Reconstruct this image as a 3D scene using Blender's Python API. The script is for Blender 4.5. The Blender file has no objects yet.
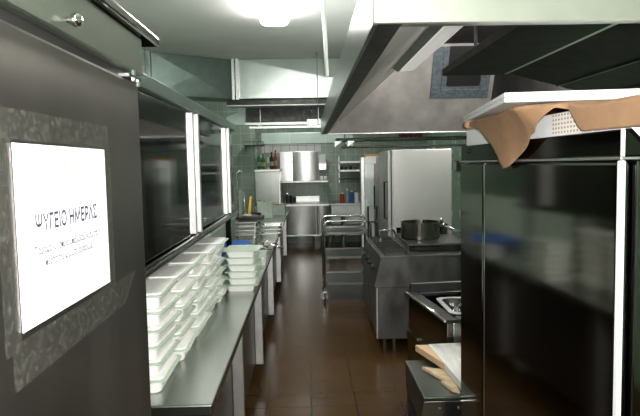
import bpy, bmesh, math, random
from mathutils import Vector, Matrix
R = random.Random(7)
PI = math.pi
scene = bpy.context.scene
COL = scene.collection

# ------------------------------------------------------------------ materials
def mat(name, base, rough=0.4, metal=0.0, nscale=None, namp=0.15, bump=0.0, stretch=(1, 1, 1), ramp=(0.35, 0.7),
        trans=0.0, alpha=1.0, emit=None, estr=0.0, spec=None, ior=None, rvar=0.0):
    m = bpy.data.materials.new(name); m.use_nodes = True
    nt = m.node_tree; b = nt.nodes['Principled BSDF']
    b.inputs['Base Color'].default_value = (*base, 1)
    b.inputs['Roughness'].default_value = rough
    b.inputs['Metallic'].default_value = metal
    if trans: b.inputs['Transmission Weight'].default_value = trans
    if ior: b.inputs['IOR'].default_value = ior
    if spec is not None: b.inputs['Specular IOR Level'].default_value = spec
    b.inputs['Alpha'].default_value = alpha
    if emit:
        b.inputs['Emission Color'].default_value = (*emit, 1); b.inputs['Emission Strength'].default_value = estr
    if nscale:
        tc = nt.nodes.new('ShaderNodeTexCoord'); mp = nt.nodes.new('ShaderNodeMapping')
        mp.inputs['Scale'].default_value = stretch
        nz = nt.nodes.new('ShaderNodeTexNoise'); nz.inputs['Scale'].default_value = nscale
        nz.inputs['Detail'].default_value = 5
        nt.links.new(tc.outputs['Object'], mp.inputs['Vector']); nt.links.new(mp.outputs['Vector'], nz.inputs['Vector'])
        cr = nt.nodes.new('ShaderNodeValToRGB')
        cr.color_ramp.elements[0].position = ramp[0]; cr.color_ramp.elements[1].position = ramp[1]
        lo = tuple(max(0, c * (1 - namp)) for c in base); hi = tuple(min(1, c * (1 + namp)) for c in base)
        cr.color_ramp.elements[0].color = (*lo, 1); cr.color_ramp.elements[1].color = (*hi, 1)
        nt.links.new(nz.outputs['Fac'], cr.inputs['Fac']); nt.links.new(cr.outputs['Color'], b.inputs['Base Color'])
        if bump:
            bp = nt.nodes.new('ShaderNodeBump'); bp.inputs['Strength'].default_value = bump; bp.inputs['Distance'].default_value = 0.01
            nt.links.new(nz.outputs['Fac'], bp.inputs['Height']); nt.links.new(bp.outputs['Normal'], b.inputs['Normal'])
        if rvar:
            mr = nt.nodes.new('ShaderNodeMapRange')
            mr.inputs['From Min'].default_value = 0.3; mr.inputs['From Max'].default_value = 0.7
            mr.inputs['To Min'].default_value = max(0.02, rough - rvar); mr.inputs['To Max'].default_value = rough + rvar
            nt.links.new(nz.outputs['Fac'], mr.inputs['Value']); nt.links.new(mr.outputs['Result'], b.inputs['Roughness'])
    return m

def tile_mat(name, c1, c2, grout, tw, th, rough, axes, gw=0.006, bump=0.25, rvar=0.12, spec=0.5):
    """axes: which object axes carry tile width and height"""
    m = bpy.data.materials.new(name); m.use_nodes = True
    nt = m.node_tree; b = nt.nodes['Principled BSDF']
    tc = nt.nodes.new('ShaderNodeTexCoord'); sp = nt.nodes.new('ShaderNodeSeparateXYZ'); cb = nt.nodes.new('ShaderNodeCombineXYZ')
    nt.links.new(tc.outputs['Object'], sp.inputs[0])
    nt.links.new(sp.outputs[axes[0]], cb.inputs[0]); nt.links.new(sp.outputs[axes[1]], cb.inputs[1])
    br = nt.nodes.new('ShaderNodeTexBrick')
    br.offset = 0.0; br.inputs['Scale'].default_value = 1.0
    br.inputs['Brick Width'].default_value = tw; br.inputs['Row Height'].default_value = th
    br.inputs['Mortar Size'].default_value = gw; br.inputs['Mortar Smooth'].default_value = 0.3
    br.inputs['Color1'].default_value = (*c1, 1); br.inputs['Color2'].default_value = (*c2, 1); br.inputs['Mortar'].default_value = (*grout, 1)
    nt.links.new(cb.outputs[0], br.inputs['Vector'])
    nz = nt.nodes.new('ShaderNodeTexNoise'); nz.inputs['Scale'].default_value = 3.0; nz.inputs['Detail'].default_value = 6
    nt.links.new(tc.outputs['Object'], nz.inputs['Vector'])
    mx = nt.nodes.new('ShaderNodeMix'); mx.data_type = 'RGBA'; mx.blend_type = 'MULTIPLY'; mx.inputs['Factor'].default_value = 0.5
    nt.links.new(br.outputs['Color'], mx.inputs['A']); nt.links.new(nz.outputs['Color'], mx.inputs['B'])
    hs = nt.nodes.new('ShaderNodeMix'); hs.data_type = 'RGBA'; hs.inputs['Factor'].default_value = 0.35
    nt.links.new(br.outputs['Color'], hs.inputs['A'])
    bw = nt.nodes.new('ShaderNodeMix'); bw.data_type = 'RGBA'; bw.blend_type = 'MULTIPLY'; bw.inputs['Factor'].default_value = 1
    gr = nt.nodes.new('ShaderNodeMapRange'); gr.inputs['To Min'].default_value = 0.8; gr.inputs['To Max'].default_value = 1.2
    nt.links.new(nz.outputs['Fac'], gr.inputs['Value'])
    nt.links.new(br.outputs['Color'], bw.inputs['A']); nt.links.new(gr.outputs['Result'], bw.inputs['B'])
    nt.links.new(bw.outputs['Result'], b.inputs['Base Color'])
    mr = nt.nodes.new('ShaderNodeMapRange'); mr.inputs['From Min'].default_value = 0.35; mr.inputs['From Max'].default_value = 0.65
    mr.inputs['To Min'].default_value = max(0.03, rough - rvar); mr.inputs['To Max'].default_value = rough + rvar
    nt.links.new(nz.outputs['Fac'], mr.inputs['Value']); nt.links.new(mr.outputs['Result'], b.inputs['Roughness'])
    bp = nt.nodes.new('ShaderNodeBump'); bp.inputs['Strength'].default_value = bump; bp.inputs['Distance'].default_value = 0.004; bp.invert = True
    nt.links.new(br.outputs['Fac'], bp.inputs['Height']); nt.links.new(bp.outputs['Normal'], b.inputs['Normal'])
    for n in (mx, hs): nt.nodes.remove(n)
    b.inputs['Specular IOR Level'].default_value = spec
    return m

M = {}
M['steel'] = mat('brushed steel', (0.50, 0.51, 0.49), 0.22, 1, 3.2, 0.03, 0.05, (1, 1, 0.12), rvar=0.02)
M['steel_h'] = mat('brushed steel sideways grain', (0.50, 0.51, 0.49), 0.30, 1, 14, 0.05, 0.008, (0.05, 1, 1), rvar=0.03)
M['hood_side'] = mat('hood side steel', (0.30, 0.32, 0.30), 0.28, 1, 8, 0.10, 0.01)
M['oven'] = mat('satin oven steel', (0.60, 0.60, 0.585), 0.40, 1, 3, 0.04, 0.01, (1, 1, 0.2))
M['bright'] = mat('satin aluminium', (0.86, 0.86, 0.85), 0.38, 1, 20, 0.06)
M['worn'] = mat('worn worktop steel', (0.36, 0.385, 0.355), 0.26, 1)
M['dull_green'] = mat('dull green-grey sheet toned for duct shade', (0.26, 0.33, 0.30), 0.45, 0.9, 7, 0.08)
M['dull'] = mat('dull galvanised steel', (0.50, 0.55, 0.53), 0.42, 1, 7, 0.14, 0.02, rvar=0.08)
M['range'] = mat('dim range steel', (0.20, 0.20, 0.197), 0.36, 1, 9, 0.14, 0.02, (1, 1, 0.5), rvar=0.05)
M['galv'] = mat('pale galvanised sheet', (0.66, 0.72, 0.69), 0.33, 0.9, 6, 0.05, 0.004, rvar=0.04)
M['dark_steel'] = mat('dark polished steel', (0.19, 0.182, 0.166), 0.09, 1, 8, 0.08, 0.004, (1, 1, 0.06), rvar=0.02)
M['door_steel'] = mat('dim brushed door steel', (0.25, 0.235, 0.22), 0.36, 1, 10, 0.07, 0.006, (1, 1, 0.06), rvar=0.03)
M['fascia_dark'] = mat('black polished fascia steel', (0.07, 0.068, 0.06), 0.10, 1, 8, 0.08)
M['edge'] = mat('pale painted corner highlight', (0.85, 0.85, 0.86), 0.5, 0.3, 30, 0.02)  # pale tone for the flash highlight on the refrigerator corner
M['fascia'] = mat('greenish fascia steel', (0.40, 0.43, 0.36), 0.33, 1, 8, 0.15, 0.015, (1, 0.3, 1), rvar=0.06)
M['cab_dark'] = mat('dark green-black cabinet door', (0.10, 0.112, 0.095), 0.09, 0.95, 4, 0.2, 0.004, (1, 1, 0.2), rvar=0.06)
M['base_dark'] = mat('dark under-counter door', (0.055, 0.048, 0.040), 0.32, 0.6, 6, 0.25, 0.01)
M['black'] = mat('matt black', (0.012, 0.012, 0.012), 0.5)
M['black_metal'] = mat('blackened cooking steel', (0.05, 0.05, 0.048), 0.38, 0.8, 12, 0.4, 0.03)
M['gutter'] = mat('greasy dark gutter steel', (0.05, 0.054, 0.045), 0.35, 0.9, 10, 0.5, 0.04)
M['hood_in'] = mat('smoky hood lining steel', (0.50, 0.48, 0.465), 0.45, 0.5, 4, 0.2, 0.02, rvar=0.08)
M['filter'] = mat('sooty filter steel', (0.03, 0.028, 0.027), 0.6, 0.2, 9, 0.4, 0.03)
M['hood_front'] = mat('cream-green hood front steel', (0.50, 0.54, 0.46), 0.42, 0.6, 4, 0.1, 0.01)
M['chrome'] = mat('chrome', (0.8, 0.8, 0.8), 0.08, 1)
M['tube'] = mat('polished tube steel', (0.6, 0.62, 0.6), 0.22, 1)
M['white_plastic'] = mat('white food-safe plastic', (0.92, 0.92, 0.89), 0.38, 0, 30, 0.02, spec=0.4)
M['rim_plastic'] = mat('pale green-white rim plastic', (0.48, 0.58, 0.47), 0.32, 0, 30, 0.03, spec=0.5)
M['clear_plastic'] = mat('cloudy clear plastic', (0.75, 0.80, 0.76), 0.25, 0, alpha=0.45)
M['paper'] = mat('white notice paper', (0.80, 0.80, 0.82), 0.7, 0, 60, 0.01)
M['ink'] = mat('violet-black ink', (0.02, 0.014, 0.045), 0.7)
M['ink_grey'] = mat('grey ink', (0.06, 0.05, 0.10), 0.7)
M['emblem'] = mat('orange print', (0.85, 0.55, 0.25), 0.7)
M['kraft'] = mat('brown kraft paper', (0.30, 0.175, 0.095), 0.72, 0, 18, 0.10, 0.05)
M['kraft_dark'] = mat('dark brown paper edge', (0.30, 0.14, 0.07), 0.7)
M['white_card'] = mat('white foam board', (0.82, 0.83, 0.83), 0.55, 0, 25, 0.03)
M['cardboard'] = mat('beige cardboard', (0.52, 0.40, 0.25), 0.75, 0, 25, 0.15, 0.05)
M['wood'] = mat('pale timber', (0.62, 0.42, 0.25), 0.6, 0, 20, 0.15, 0.02, (1, 0.1, 1))
M['slab'] = mat('streaked white board', (0.66, 0.68, 0.63), 0.45, 0, 8, 0.18, 0.01, (3, 0.4, 1))
M['bench_top'] = mat('dark green-grey bench steel', (0.085, 0.105, 0.085), 0.35, 0.85, 9, 0.3, 0.02, rvar=0.1)
M['lamp_far'] = mat('brightly lit diffuser', (0.9, 0.95, 0.9), 0.4, 0, emit=(1.0, 0.985, 0.95), estr=62)
M['lamp_rear'] = mat('lit rear diffuser', (0.9, 0.95, 0.9), 0.4, 0, emit=(1.0, 0.985, 0.95), estr=30)
M['lamp'] = mat('lit diffuser', (0.9, 0.95, 0.9), 0.4, 0, emit=(1.0, 0.985, 0.95), estr=34.0)
M['tube_glow'] = mat('dimly lit tube cover', (0.85, 0.85, 0.82), 0.4, 0, emit=(1, 0.97, 0.92), estr=0.4)
M['hood_fill'] = mat('lit bulkhead glass', (0.9, 0.9, 0.85), 0.3, 0, emit=(1, 0.96, 0.9), estr=230)  # glow of the unseen fill lamps added inside the hood
M['lamp_body'] = mat('white enamel', (0.8, 0.82, 0.8), 0.4)
M['blue'] = mat('blue plastic', (0.02, 0.10, 0.36), 0.4, 0, 12, 0.1)
M['green_glass'] = mat('green bottle glass', (0.03, 0.16, 0.05), 0.12, 0, 8, 0.1)
M['dark_glass'] = mat('dark bottle glass', (0.02, 0.03, 0.02), 0.1, 0, 8, 0.1)
M['clear_glass'] = mat('pale bottle glass', (0.45, 0.50, 0.36), 0.12, 0, 8, 0.1)
M['red'] = mat('red plastic', (0.35, 0.03, 0.02), 0.4, 0, 10, 0.1)
M['yellow'] = mat('yellow plastic', (0.75, 0.50, 0.03), 0.4, 0, 10, 0.1)
M['label_paper'] = mat('cream label', (0.30, 0.28, 0.20), 0.6)
M['orange'] = mat('orange board', (0.55, 0.26, 0.05), 0.5, 0, 10, 0.1)
M['leaf'] = mat('green leaves', (0.10, 0.28, 0.06), 0.5, 0, 20, 0.3)
M['greengrey'] = mat('grey-green plastic', (0.30, 0.37, 0.31), 0.5, 0, 12, 0.1)
M['foil'] = mat('crumpled foil', (0.36, 0.36, 0.35), 0.25, 1, 25, 0.1, 0.5)
M['rubber'] = mat('black rubber', (0.02, 0.02, 0.02), 0.6)
M['ceiling'] = mat('grey painted ceiling', (0.84, 0.825, 0.80), 0.6, 0, 1.2, 0.06)
M['plaster'] = mat('pale green plaster', (0.36, 0.44, 0.37), 0.55, 0, 2, 0.1)
M['duct_pale'] = mat('pale green painted duct', (0.50, 0.62, 0.56), 0.42, 0.25, 3, 0.08)
M['floor'] = tile_mat('wet brown quarry tiles', (0.055, 0.029, 0.009), (0.047, 0.025, 0.008), (0.022, 0.013, 0.007), 0.30, 0.22, 0.24, (0, 1), 0.006, 0.35, 0.015, 0.13)
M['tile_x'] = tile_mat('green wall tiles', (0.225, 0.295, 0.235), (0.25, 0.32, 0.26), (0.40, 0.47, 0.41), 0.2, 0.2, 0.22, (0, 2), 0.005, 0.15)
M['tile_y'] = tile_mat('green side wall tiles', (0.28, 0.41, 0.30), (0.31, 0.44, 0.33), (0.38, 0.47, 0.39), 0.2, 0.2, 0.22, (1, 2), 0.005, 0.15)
M['tile_grey'] = tile_mat('pale grey glazed tiles', (0.50, 0.51, 0.50), (0.56, 0.57, 0.56), (0.25, 0.27, 0.25), 0.17, 0.2, 0.2, (0, 2), 0.008, 0.2)

# perforated crate side (dots)
def dots_mat():
    m = bpy.data.materials.new('white crate with rows of brown holes'); m.use_nodes = True
    nt = m.node_tree; b = nt.nodes['Principled BSDF']; b.inputs['Roughness'].default_value = 0.5
    tc = nt.nodes.new('ShaderNodeTexCoord'); mp = nt.nodes.new('ShaderNodeMapping'); mp.inputs['Scale'].default_value = (0, 62, 90)
    fr = nt.nodes.new('ShaderNodeVectorMath'); fr.operation = 'FRACTION'
    sb = nt.nodes.new('ShaderNodeVectorMath'); sb.operation = 'SUBTRACT'; sb.inputs[1].default_value = (0, 0.5, 0.5)
    ln = nt.nodes.new('ShaderNodeVectorMath'); ln.operation = 'LENGTH'
    lt = nt.nodes.new('ShaderNodeMath'); lt.operation = 'LESS_THAN'; lt.inputs[1].default_value = 0.27
    mx = nt.nodes.new('ShaderNodeMix'); mx.data_type = 'RGBA'
    mx.inputs['A'].default_value = (0.80, 0.79, 0.76, 1); mx.inputs['B'].default_value = (0.42, 0.26, 0.16, 1)
    for a, c in ((tc.outputs['Object'], mp.inputs['Vector']), (mp.outputs[0], fr.inputs[0]), (fr.outputs[0], sb.inputs[0]),
                 (sb.outputs[0], ln.inputs[0]), (ln.outputs['Value'], lt.inputs[0]), (lt.outputs[0], mx.inputs['Factor']), (mx.outputs['Result'], b.inputs['Base Color'])):
        nt.links.new(a, c)
    return m
M['dots'] = dots_mat()

# dried tape residue: patchy, partly see-through
def residue_mat():
    m = bpy.data.materials.new('patchy dried tape residue'); m.use_nodes = True
    nt = m.node_tree; b = nt.nodes['Principled BSDF']; b.inputs['Roughness'].default_value = 0.6
    b.inputs['Base Color'].default_value = (0.12, 0.12, 0.10, 1)
    tc = nt.nodes.new('ShaderNodeTexCoord'); nz = nt.nodes.new('ShaderNodeTexNoise'); nz.inputs['Scale'].default_value = 120; nz.inputs['Detail'].default_value = 8
    nz.inputs['Roughness'].default_value = 0.75
    cr = nt.nodes.new('ShaderNodeValToRGB'); cr.color_ramp.elements[0].position = 0.5; cr.color_ramp.elements[1].position = 0.78
    cr.color_ramp.elements[0].color = (0.06, 0.06, 0.06, 1); cr.color_ramp.elements[1].color = (0.5, 0.5, 0.5, 1)
    nt.links.new(tc.outputs['Object'], nz.inputs['Vector']); nt.links.new(nz.outputs['Fac'], cr.inputs['Fac']); nt.links.new(cr.outputs['Color'], b.inputs['Alpha'])
    return m
M['residue'] = residue_mat()

# ------------------------------------------------------------------ mesh helpers
def BM(): return bmesh.new()

def box(bm, x0, x1, y0, y1, z0, z1, rot=0, piv=None):
    vs = [bm.verts.new((x, y, z)) for x in (x0, x1) for y in (y0, y1) for z in (z0, z1)]
    for f in ((0, 1, 3, 2), (4, 6, 7, 5), (0, 4, 5, 1), (2, 3, 7, 6), (0, 2, 6, 4), (1, 5, 7, 3)):
        bm.faces.new([vs[i] for i in f])
    if rot:
        p = piv or Vector(((x0 + x1) / 2, (y0 + y1) / 2, 0))
        bmesh.ops.rotate(bm, verts=vs, cent=p, matrix=Matrix.Rotation(rot, 3, 'Z'))
    return vs

def prism(bm, pts, axis, a0, a1):
    """closed outline pts (2D) swept along axis 0/1/2 from a0 to a1"""
    def P(p, a):
        if axis == 0: return (a, p[0], p[1])
        if axis == 1: return (p[0], a, p[1])
        return (p[0], p[1], a)
    v0 = [bm.verts.new(P(p, a0)) for p in pts]; v1 = [bm.verts.new(P(p, a1)) for p in pts]
    n = len(pts)
    bm.faces.new(v0); bm.faces.new(v1[::-1])
    for i in range(n): bm.faces.new((v0[i], v1[i], v1[(i + 1) % n], v0[(i + 1) % n]))
    return v0 + v1

def hexa(bm, p):
    """8 corners: bottom loop 4, top loop 4"""
    vs = [bm.verts.new(q) for q in p]
    for f in ((0, 3, 2, 1), (4, 5, 6, 7), (0, 1, 5, 4), (1, 2, 6, 5), (2, 3, 7, 6), (3, 0, 4, 7)):
        bm.faces.new([vs[i] for i in f])
    return vs

def tube(bm, pts, r, n=10, caps=True):
    pts = [Vector(p) for p in pts]; rings = []
    up = None
    for i, p in enumerate(pts):
        d = (pts[min(i + 1, len(pts) - 1)] - pts[max(i - 1, 0)]).normalized()
        if up is None:
            up = Vector((0, 0, 1)) if abs(d.z) < 0.9 else Vector((1, 0, 0))
        a = d.cross(up).normalized(); b2 = a.cross(d).normalized(); up = b2
        rr = r[i] if isinstance(r, (list, tuple)) else r
        rings.append([bm.verts.new(p + (a * math.cos(t) + b2 * math.sin(t)) * rr) for t in (2 * PI * k / n for k in range(n))])
    for A, B in zip(rings, rings[1:]):
        for k in range(n): bm.faces.new((A[k], A[(k + 1) % n], B[(k + 1) % n], B[k]))
    if caps: bm.faces.new(rings[0][::-1]); bm.faces.new(rings[-1])

def lathe(bm, prof, cx, cy, cz, n=24):
    rings = []
    for r, z in prof:
        rings.append([bm.verts.new((cx + r * math.cos(2 * PI * k / n), cy + r * math.sin(2 * PI * k / n), cz + z)) for k in range(n)])
    for A, B in zip(rings, rings[1:]):
        for k in range(n): bm.faces.new((A[k], A[(k + 1) % n], B[(k + 1) % n], B[k]))
    bm.faces.new(rings[0][::-1]); bm.faces.new(rings[-1])

def rrect(hx, hy, r, seg=4):
    out = []
    for sx, sy, a0 in ((1, 1, 0), (-1, 1, PI / 2), (-1, -1, PI), (1, -1, 1.5 * PI)):
        for k in range(seg + 1):
            a = a0 + k * PI / 2 / seg
            out.append((sx * (hx - r) + r * math.cos(a), sy * (hy - r) + r * math.sin(a)))
    return out

def loft(bm, loops, close0=True, close1=True):
    rings = [[bm.verts.new(p) for p in L] for L in loops]
    for A, B in zip(rings, rings[1:]):
        n = len(A)
        for k in range(n): bm.faces.new((A[k], A[(k + 1) % n], B[(k + 1) % n], B[k]))
    if close0: bm.faces.new(rings[0][::-1])
    if close1: bm.faces.new(rings[-1])

def rr3(hx, hy, r, z, cx=0, cy=0): return [(cx + x, cy + y, z) for x, y in rrect(hx, hy, r)]

def obj(name, bm, m, parent=None, bevel=0, smooth=False, label=None, solid=0):
    bmesh.ops.recalc_face_normals(bm, faces=bm.faces[:])
    me = bpy.data.meshes.new(name); bm.to_mesh(me); bm.free()
    me.materials.append(M[m] if isinstance(m, str) else m)
    if smooth:
        for p in me.polygons: p.use_smooth = True
    o = bpy.data.objects.new(name, me); COL.objects.link(o)
    if parent is not None:
        o.parent = parent
        o.matrix_parent_inverse = Matrix.Translation(parent.location).inverted() if parent.type == 'EMPTY' and parent.rotation_euler.z == 0 else Matrix()
    if solid:
        s = o.modifiers.new('thickness', 'SOLIDIFY'); s.thickness = solid; s.offset = 0
    if bevel:
        b = o.modifiers.new('bevel', 'BEVEL'); b.width = bevel; b.segments = 2; b.limit_method = 'ANGLE'
    if label: o['label'] = label
    return o

def tag(o, label, cat, group=None, kind=None):
    o['label'] = label; o['category'] = cat
    if group: o['group'] = group
    if kind: o['kind'] = kind
    return o

def thing(name, label, cat, loc=(0, 0, 0), group=None):
    o = bpy.data.objects.new(name, None); COL.objects.link(o); o.location = loc; o.empty_display_size = 0.1
    return tag(o, label, cat, group)

def struct(name, bm, m, **k):
    o = obj(name, bm, m, **k); o['kind'] = 'structure'; return o

def bx(name, m, dims, parent=None, bevel=0.002, **k):
    b = BM(); box(b, *dims); return obj(name, b, m, parent, bevel, **k)

def copy_tree(o, parent=None):
    c = o.copy(); COL.objects.link(c)
    if parent is not None: c.parent = parent
    for ch in list(o.children): copy_tree(ch, c)
    return c

def bowed(name, m, x0, x1, y, z0, z1, parent, bow=0.012, th=0.012, n=16):
    b = BM(); f = []
    for k in range(n + 1):
        u = k / n; f.append((x0 + (x1 - x0) * u, y - bow * 4 * u * (1 - u)))
    prism(b, f + [(x1, y + th), (x0, y + th)], 2, z0, z1)
    return obj(name, b, m, parent)

# ------------------------------------------------------------------ the setting
XL, XR, YB, YF, ZC = -2.1, 2.48, 11.9, -2.4, 3.15
def shell(name, m, d): b = BM(); box(b, *d); return struct(name, b, m)
shell('floor', 'floor', (XL - .1, XR + .1, YF - .1, YB + .1, -0.1, 0))
shell('ceiling', 'ceiling', (XL - .1, XR + .1, YF - .1, YB + .1, ZC, ZC + 0.1))
shell('wall_left', 'tile_y', (XL - .1, XL, YF, YB, 0, ZC))
shell('wall_right', 'tile_y', (XR, XR + .1, YF, YB, 0, ZC))
shell('wall_back', 'tile_x', (XL, XR, YB, YB + .1, 0, ZC))
shell('wall_front', 'plaster', (XL, XR, YF - .1, YF, 0, ZC))
shell('trim_1', 'tile_x', (XL + .001, -0.95, 10.75, YB - .001, 0, ZC - .001))            # tiled pier in the back corner
shell('trim_2', 'tile_grey', (-0.9, 0.30, YB - .012, YB - .001, 1.86, 2.15))     # row of pale tiles over the wall cabinet

# ------------------------------------------------------------------ left refrigerator
t = thing('refrigerator', 'steel upright refrigerator with a paper notice taped on its door', 'refrigerator', (-0.7, 0.45, 0))
bx('body', 'door_steel', (-1.08, -0.385, -0.35, 1.235, 0.12, 1.862), t)
door = bx('door', 'door_steel', (-0.383, -0.339, 0.40, 1.205, 0.15, 1.772), t, 0.006)
bx('door', 'door_steel', (-0.383, -0.339, -0.34, 0.39, 0.15, 1.772), t, 0.006)
bx('gap_shade', 'black', (-0.3845, -0.352, -0.35, 1.215, 1.773, 1.789), t, 0)  # black strip that puts the shade of the door gap into colour
bx('fascia', 'fascia', (-0.384, -0.336, -0.35, 1.232, 1.790, 1.866), t, 0.003, label='greenish steel fascia strip above the door')
b = BM(); box(b, -1.08, -0.322, -0.35, 1.325, 1.868, 1.888); obj('top_lid', b, 'dark_steel', t, 0.004)
b = BM(); box(b, -0.95, -0.42, -0.3, 1.29, 1.889, 2.22); hs = obj('compressor_housing', b, 'fascia', t, 0.004)
b = BM()
for k in range(16): box(b, -0.4199, -0.414, 1.03 + k * 0.008, 1.0335 + k * 0.008, 1.895, 2.1)
obj('vent_grille', b, 'bright', hs)
b = BM(); lathe(b, [(0.004, 0), (0.004, 0.006), (0.009, 0.008), (0.0105, 0.013), (0.009, 0.018), (0.004, 0.021)], 0, 0, 0)
bmesh.ops.rotate(b, verts=b.verts[:], cent=(0, 0, 0), matrix=Matrix.Rotation(PI / 2, 3, 'Y'))
bmesh.ops.translate(b, verts=b.verts[:], vec=(-0.336, 0.85, 1.812)); obj('knob', b, 'chrome', t, smooth=True, label='small round chrome knob')
b = BM(); box(b, -0.352, -0.331, 1.12, 1.20, 1.774, 1.780); tube(b, [(-0.338, 1.165, 1.770), (-0.338, 1.165, 1.792)], 0.007); tube(b, [(-0.338, 1.195, 1.764), (-0.338, 1.195, 1.782)], 0.006)
obj('hinge', b, 'chrome', t, label='chrome door hinge')
for y in (-0.28, 1.17):
    for x in (-1.0, -0.45):
        b = BM(); tube(b, [(x, y, 0), (x, y, 0.125)], 0.022); obj('leg', b, 'tube', t)
# tape residue round the notice
b = BM()
X0, X1 = -0.3388, -0.3383
box(b, X0, X1, 0.652, 1.005, 1.636, 1.672)
box(b, X0, X1, 0.640, 0.676, 1.39, 1.636)
box(b, X0, X1, 0.985, 1.010, 1.395, 1.636)
hexa(b, [(X0, 0.655, 1.345), (X1, 0.655, 1.345), (X1, 1.06, 1.352), (X0, 1.06, 1.352), (X0, 0.655, 1.400), (X1, 0.655, 1.400), (X1, 1.13, 1.402), (X0, 1.13, 1.402)])
r = obj('tape_residue', b, 'residue', t); r.parent = door; r.matrix_parent_inverse = Matrix()
r.matrix_parent_inverse = Matrix(); 

# notice
b = BM(); box(b, -0.3380, -0.3368, 0.678, 0.980, 1.409, 1.632)
n = tag(obj('paper_notice', b, 'paper'), 'white landscape paper notice with Greek lettering taped to the refrigerator door', 'notice')
def text(name, s, y0, y1, z, h, m, parent, weight=0.016):
    cu = bpy.data.curves.new(name, 'FONT'); cu.body = s; cu.size = 1; cu.offset = weight
    to = bpy.data.objects.new(name, cu); COL.objects.link(to)
    bpy.context.view_layer.update()
    me = bpy.data.meshes.new_from_object(to.evaluated_get(bpy.context.evaluated_depsgraph_get()))
    bpy.data.objects.remove(to)
    xs = [v.co.x for v in me.vertices]; ys = [v.co.y for v in me.vertices]
    sx = (y1 - y0) / (max(xs) - min(xs)); sz = h / 0.73
    for v in me.vertices:
        a, c = v.co.x, v.co.y
        v.co = (-0.33665, y0 + (a - min(xs)) * sx, z + c * sz)
    me.materials.clear(); me.materials.append(M[m])
    o = bpy.data.objects.new(name, me); COL.objects.link(o); o.parent = parent
    return o
text('heading', 'ΨΥΓΕΙΟ ΗΜΕΡΑΣ', 0.722, 0.932, 1.5235, 0.0205, 'ink', n, 0.028)
text('message_line', 'Παρακαλώ όπως επιβεβαιώνετε ότι η', 0.716, 0.942, 1.4945, 0.0105, 'ink_grey', n, 0.03)
text('message_line', 'πόρτα του κλειστή ασφαλώς', 0.744, 0.908, 1.4775, 0.0105, 'ink_grey', n, 0.03)
b = BM(); box(b, -0.33675, -0.3366, 0.80, 0.845, 1.4735, 1.4745); obj('underline', b, 'ink_grey', n)
b = BM(); lathe(b, [(0.0035, 0), (0.0055, 0.003), (0.003, 0.009), (0.001, 0.014)], 0, 0, 0, 10)
bmesh.ops.scale(b, verts=b.verts[:], vec=(0.03, 1, 1)); bmesh.ops.translate(b, verts=b.verts[:], vec=(-0.3366, 0.822, 1.603)); obj('emblem', b, 'emblem', n)
b = BM(); box(b, -0.33675, -0.3366, 0.80, 0.848, 1.5985, 1.5992); obj('emblem_line', b, 'ink_grey', n)

# ------------------------------------------------------------------ left wall cabinet
t = thing('wall_cabinet', 'long dark glossy overhead cabinet with bright vertical door edges above the tray counter', 'cabinet', (-0.75, 2.8, 1.25))
bx('body', 'cab_dark', (-1.0, -0.556, 1.34, 4.26, 1.285, 1.90), t)
for y0, y1 in ((1.36, 2.66), (2.84, 3.72), (3.92, 4.2)):
    pass
bx('door', 'cab_dark', (-0.555, -0.535, 1.36, 2.69, 1.288, 1.853), t, 0.003)
bx('door', 'cab_dark', (-0.555, -0.535, 2.82, 3.79, 1.288, 1.853), t, 0.003)
bx('door', 'cab_dark', (-0.555, -0.535, 3.96, 4.25, 1.288, 1.853), t, 0.003)
for y in (2.70, 3.80):
    b = BM(); box(b, -0.543, -0.519, y, y + 0.03, 1.288, 1.853); obj('door_edge', b, 'bright', t, 0.004, label='bright vertical metal door edge')
    b = BM(); box(b, -0.545, -0.508, y + 0.075, y + 0.105, 1.288, 1.853); obj('door_edge', b, 'bright', t, 0.004, label='bright vertical metal door edge')
bx('top_rail', 'dull_green', (-1.0, -0.515, 1.34, 4.28, 1.856, 1.905), t, 0.003, label='steel top rail')
bx('bottom_ledge', 'dark_steel', (-1.0, -0.515, 1.34, 4.28, 1.25, 1.284), t, 0.003)
bx('ledge_lip', 'worn', (-0.5145, -0.509, 1.34, 4.28, 1.262, 1.272), t, 0)
for y in (1.84, 4.22):
    bx('support_post', 'dark_steel', (-0.60, -0.56, y, y + 0.04, 0.851, 1.2495), t, 0.003)
    bx('support_post', 'dark_steel', (-0.98, -0.94, y, y + 0.04, 0.851, 1.2495), t, 0.003)

# ------------------------------------------------------------------ left counter: worktop and base units
t = thing('worktop', 'long worn steel worktop carrying the trays along the left side', 'worktop', (-0.7, 5.5, 0.81))
b = BM(); box(b, -1.06, -0.315, 1.79, 9.4, 0.812, 0.85); obj('top_sheet', b, 'worn', t, 0.005)
b = BM(); box(b, -1.075, -1.061, 1.79, 9.4, 0.812, 1.22); obj('upstand', b, 'plaster', t, 0.003, label='pale green splashback')
ys = [1.84, 2.96, 4.22, 5.62, 7.22, 9.35]
wd = ['nearest', 'second nearest', 'middle', 'second farthest', 'farthest']
for i in range(5):
    y0, y1 = ys[i], ys[i + 1] - 0.012
    t = thing('base_cabinet', f'{wd[i]} dark base cabinet with bright door edge under the left worktop', 'cabinet', (-0.7, (y0 + y1) / 2, 0), 'base cabinets under the left worktop')
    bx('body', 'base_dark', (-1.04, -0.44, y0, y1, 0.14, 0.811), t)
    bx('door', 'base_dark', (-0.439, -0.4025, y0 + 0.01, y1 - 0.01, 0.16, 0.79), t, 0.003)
    bx('door_edge', 'bright', (-0.402, -0.345, y1 - 0.046, y1 - 0.02, 0.15, 0.805), t, 0.004, label='bright vertical metal door edge')
    for y in (y0 + 0.06, y1 - 0.06):
        for x in (-0.98, -0.48):
            b = BM(); tube(b, [(x, y, 0), (x, y, 0.145)], 0.02); obj('leg', b, 'tube', t)

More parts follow.
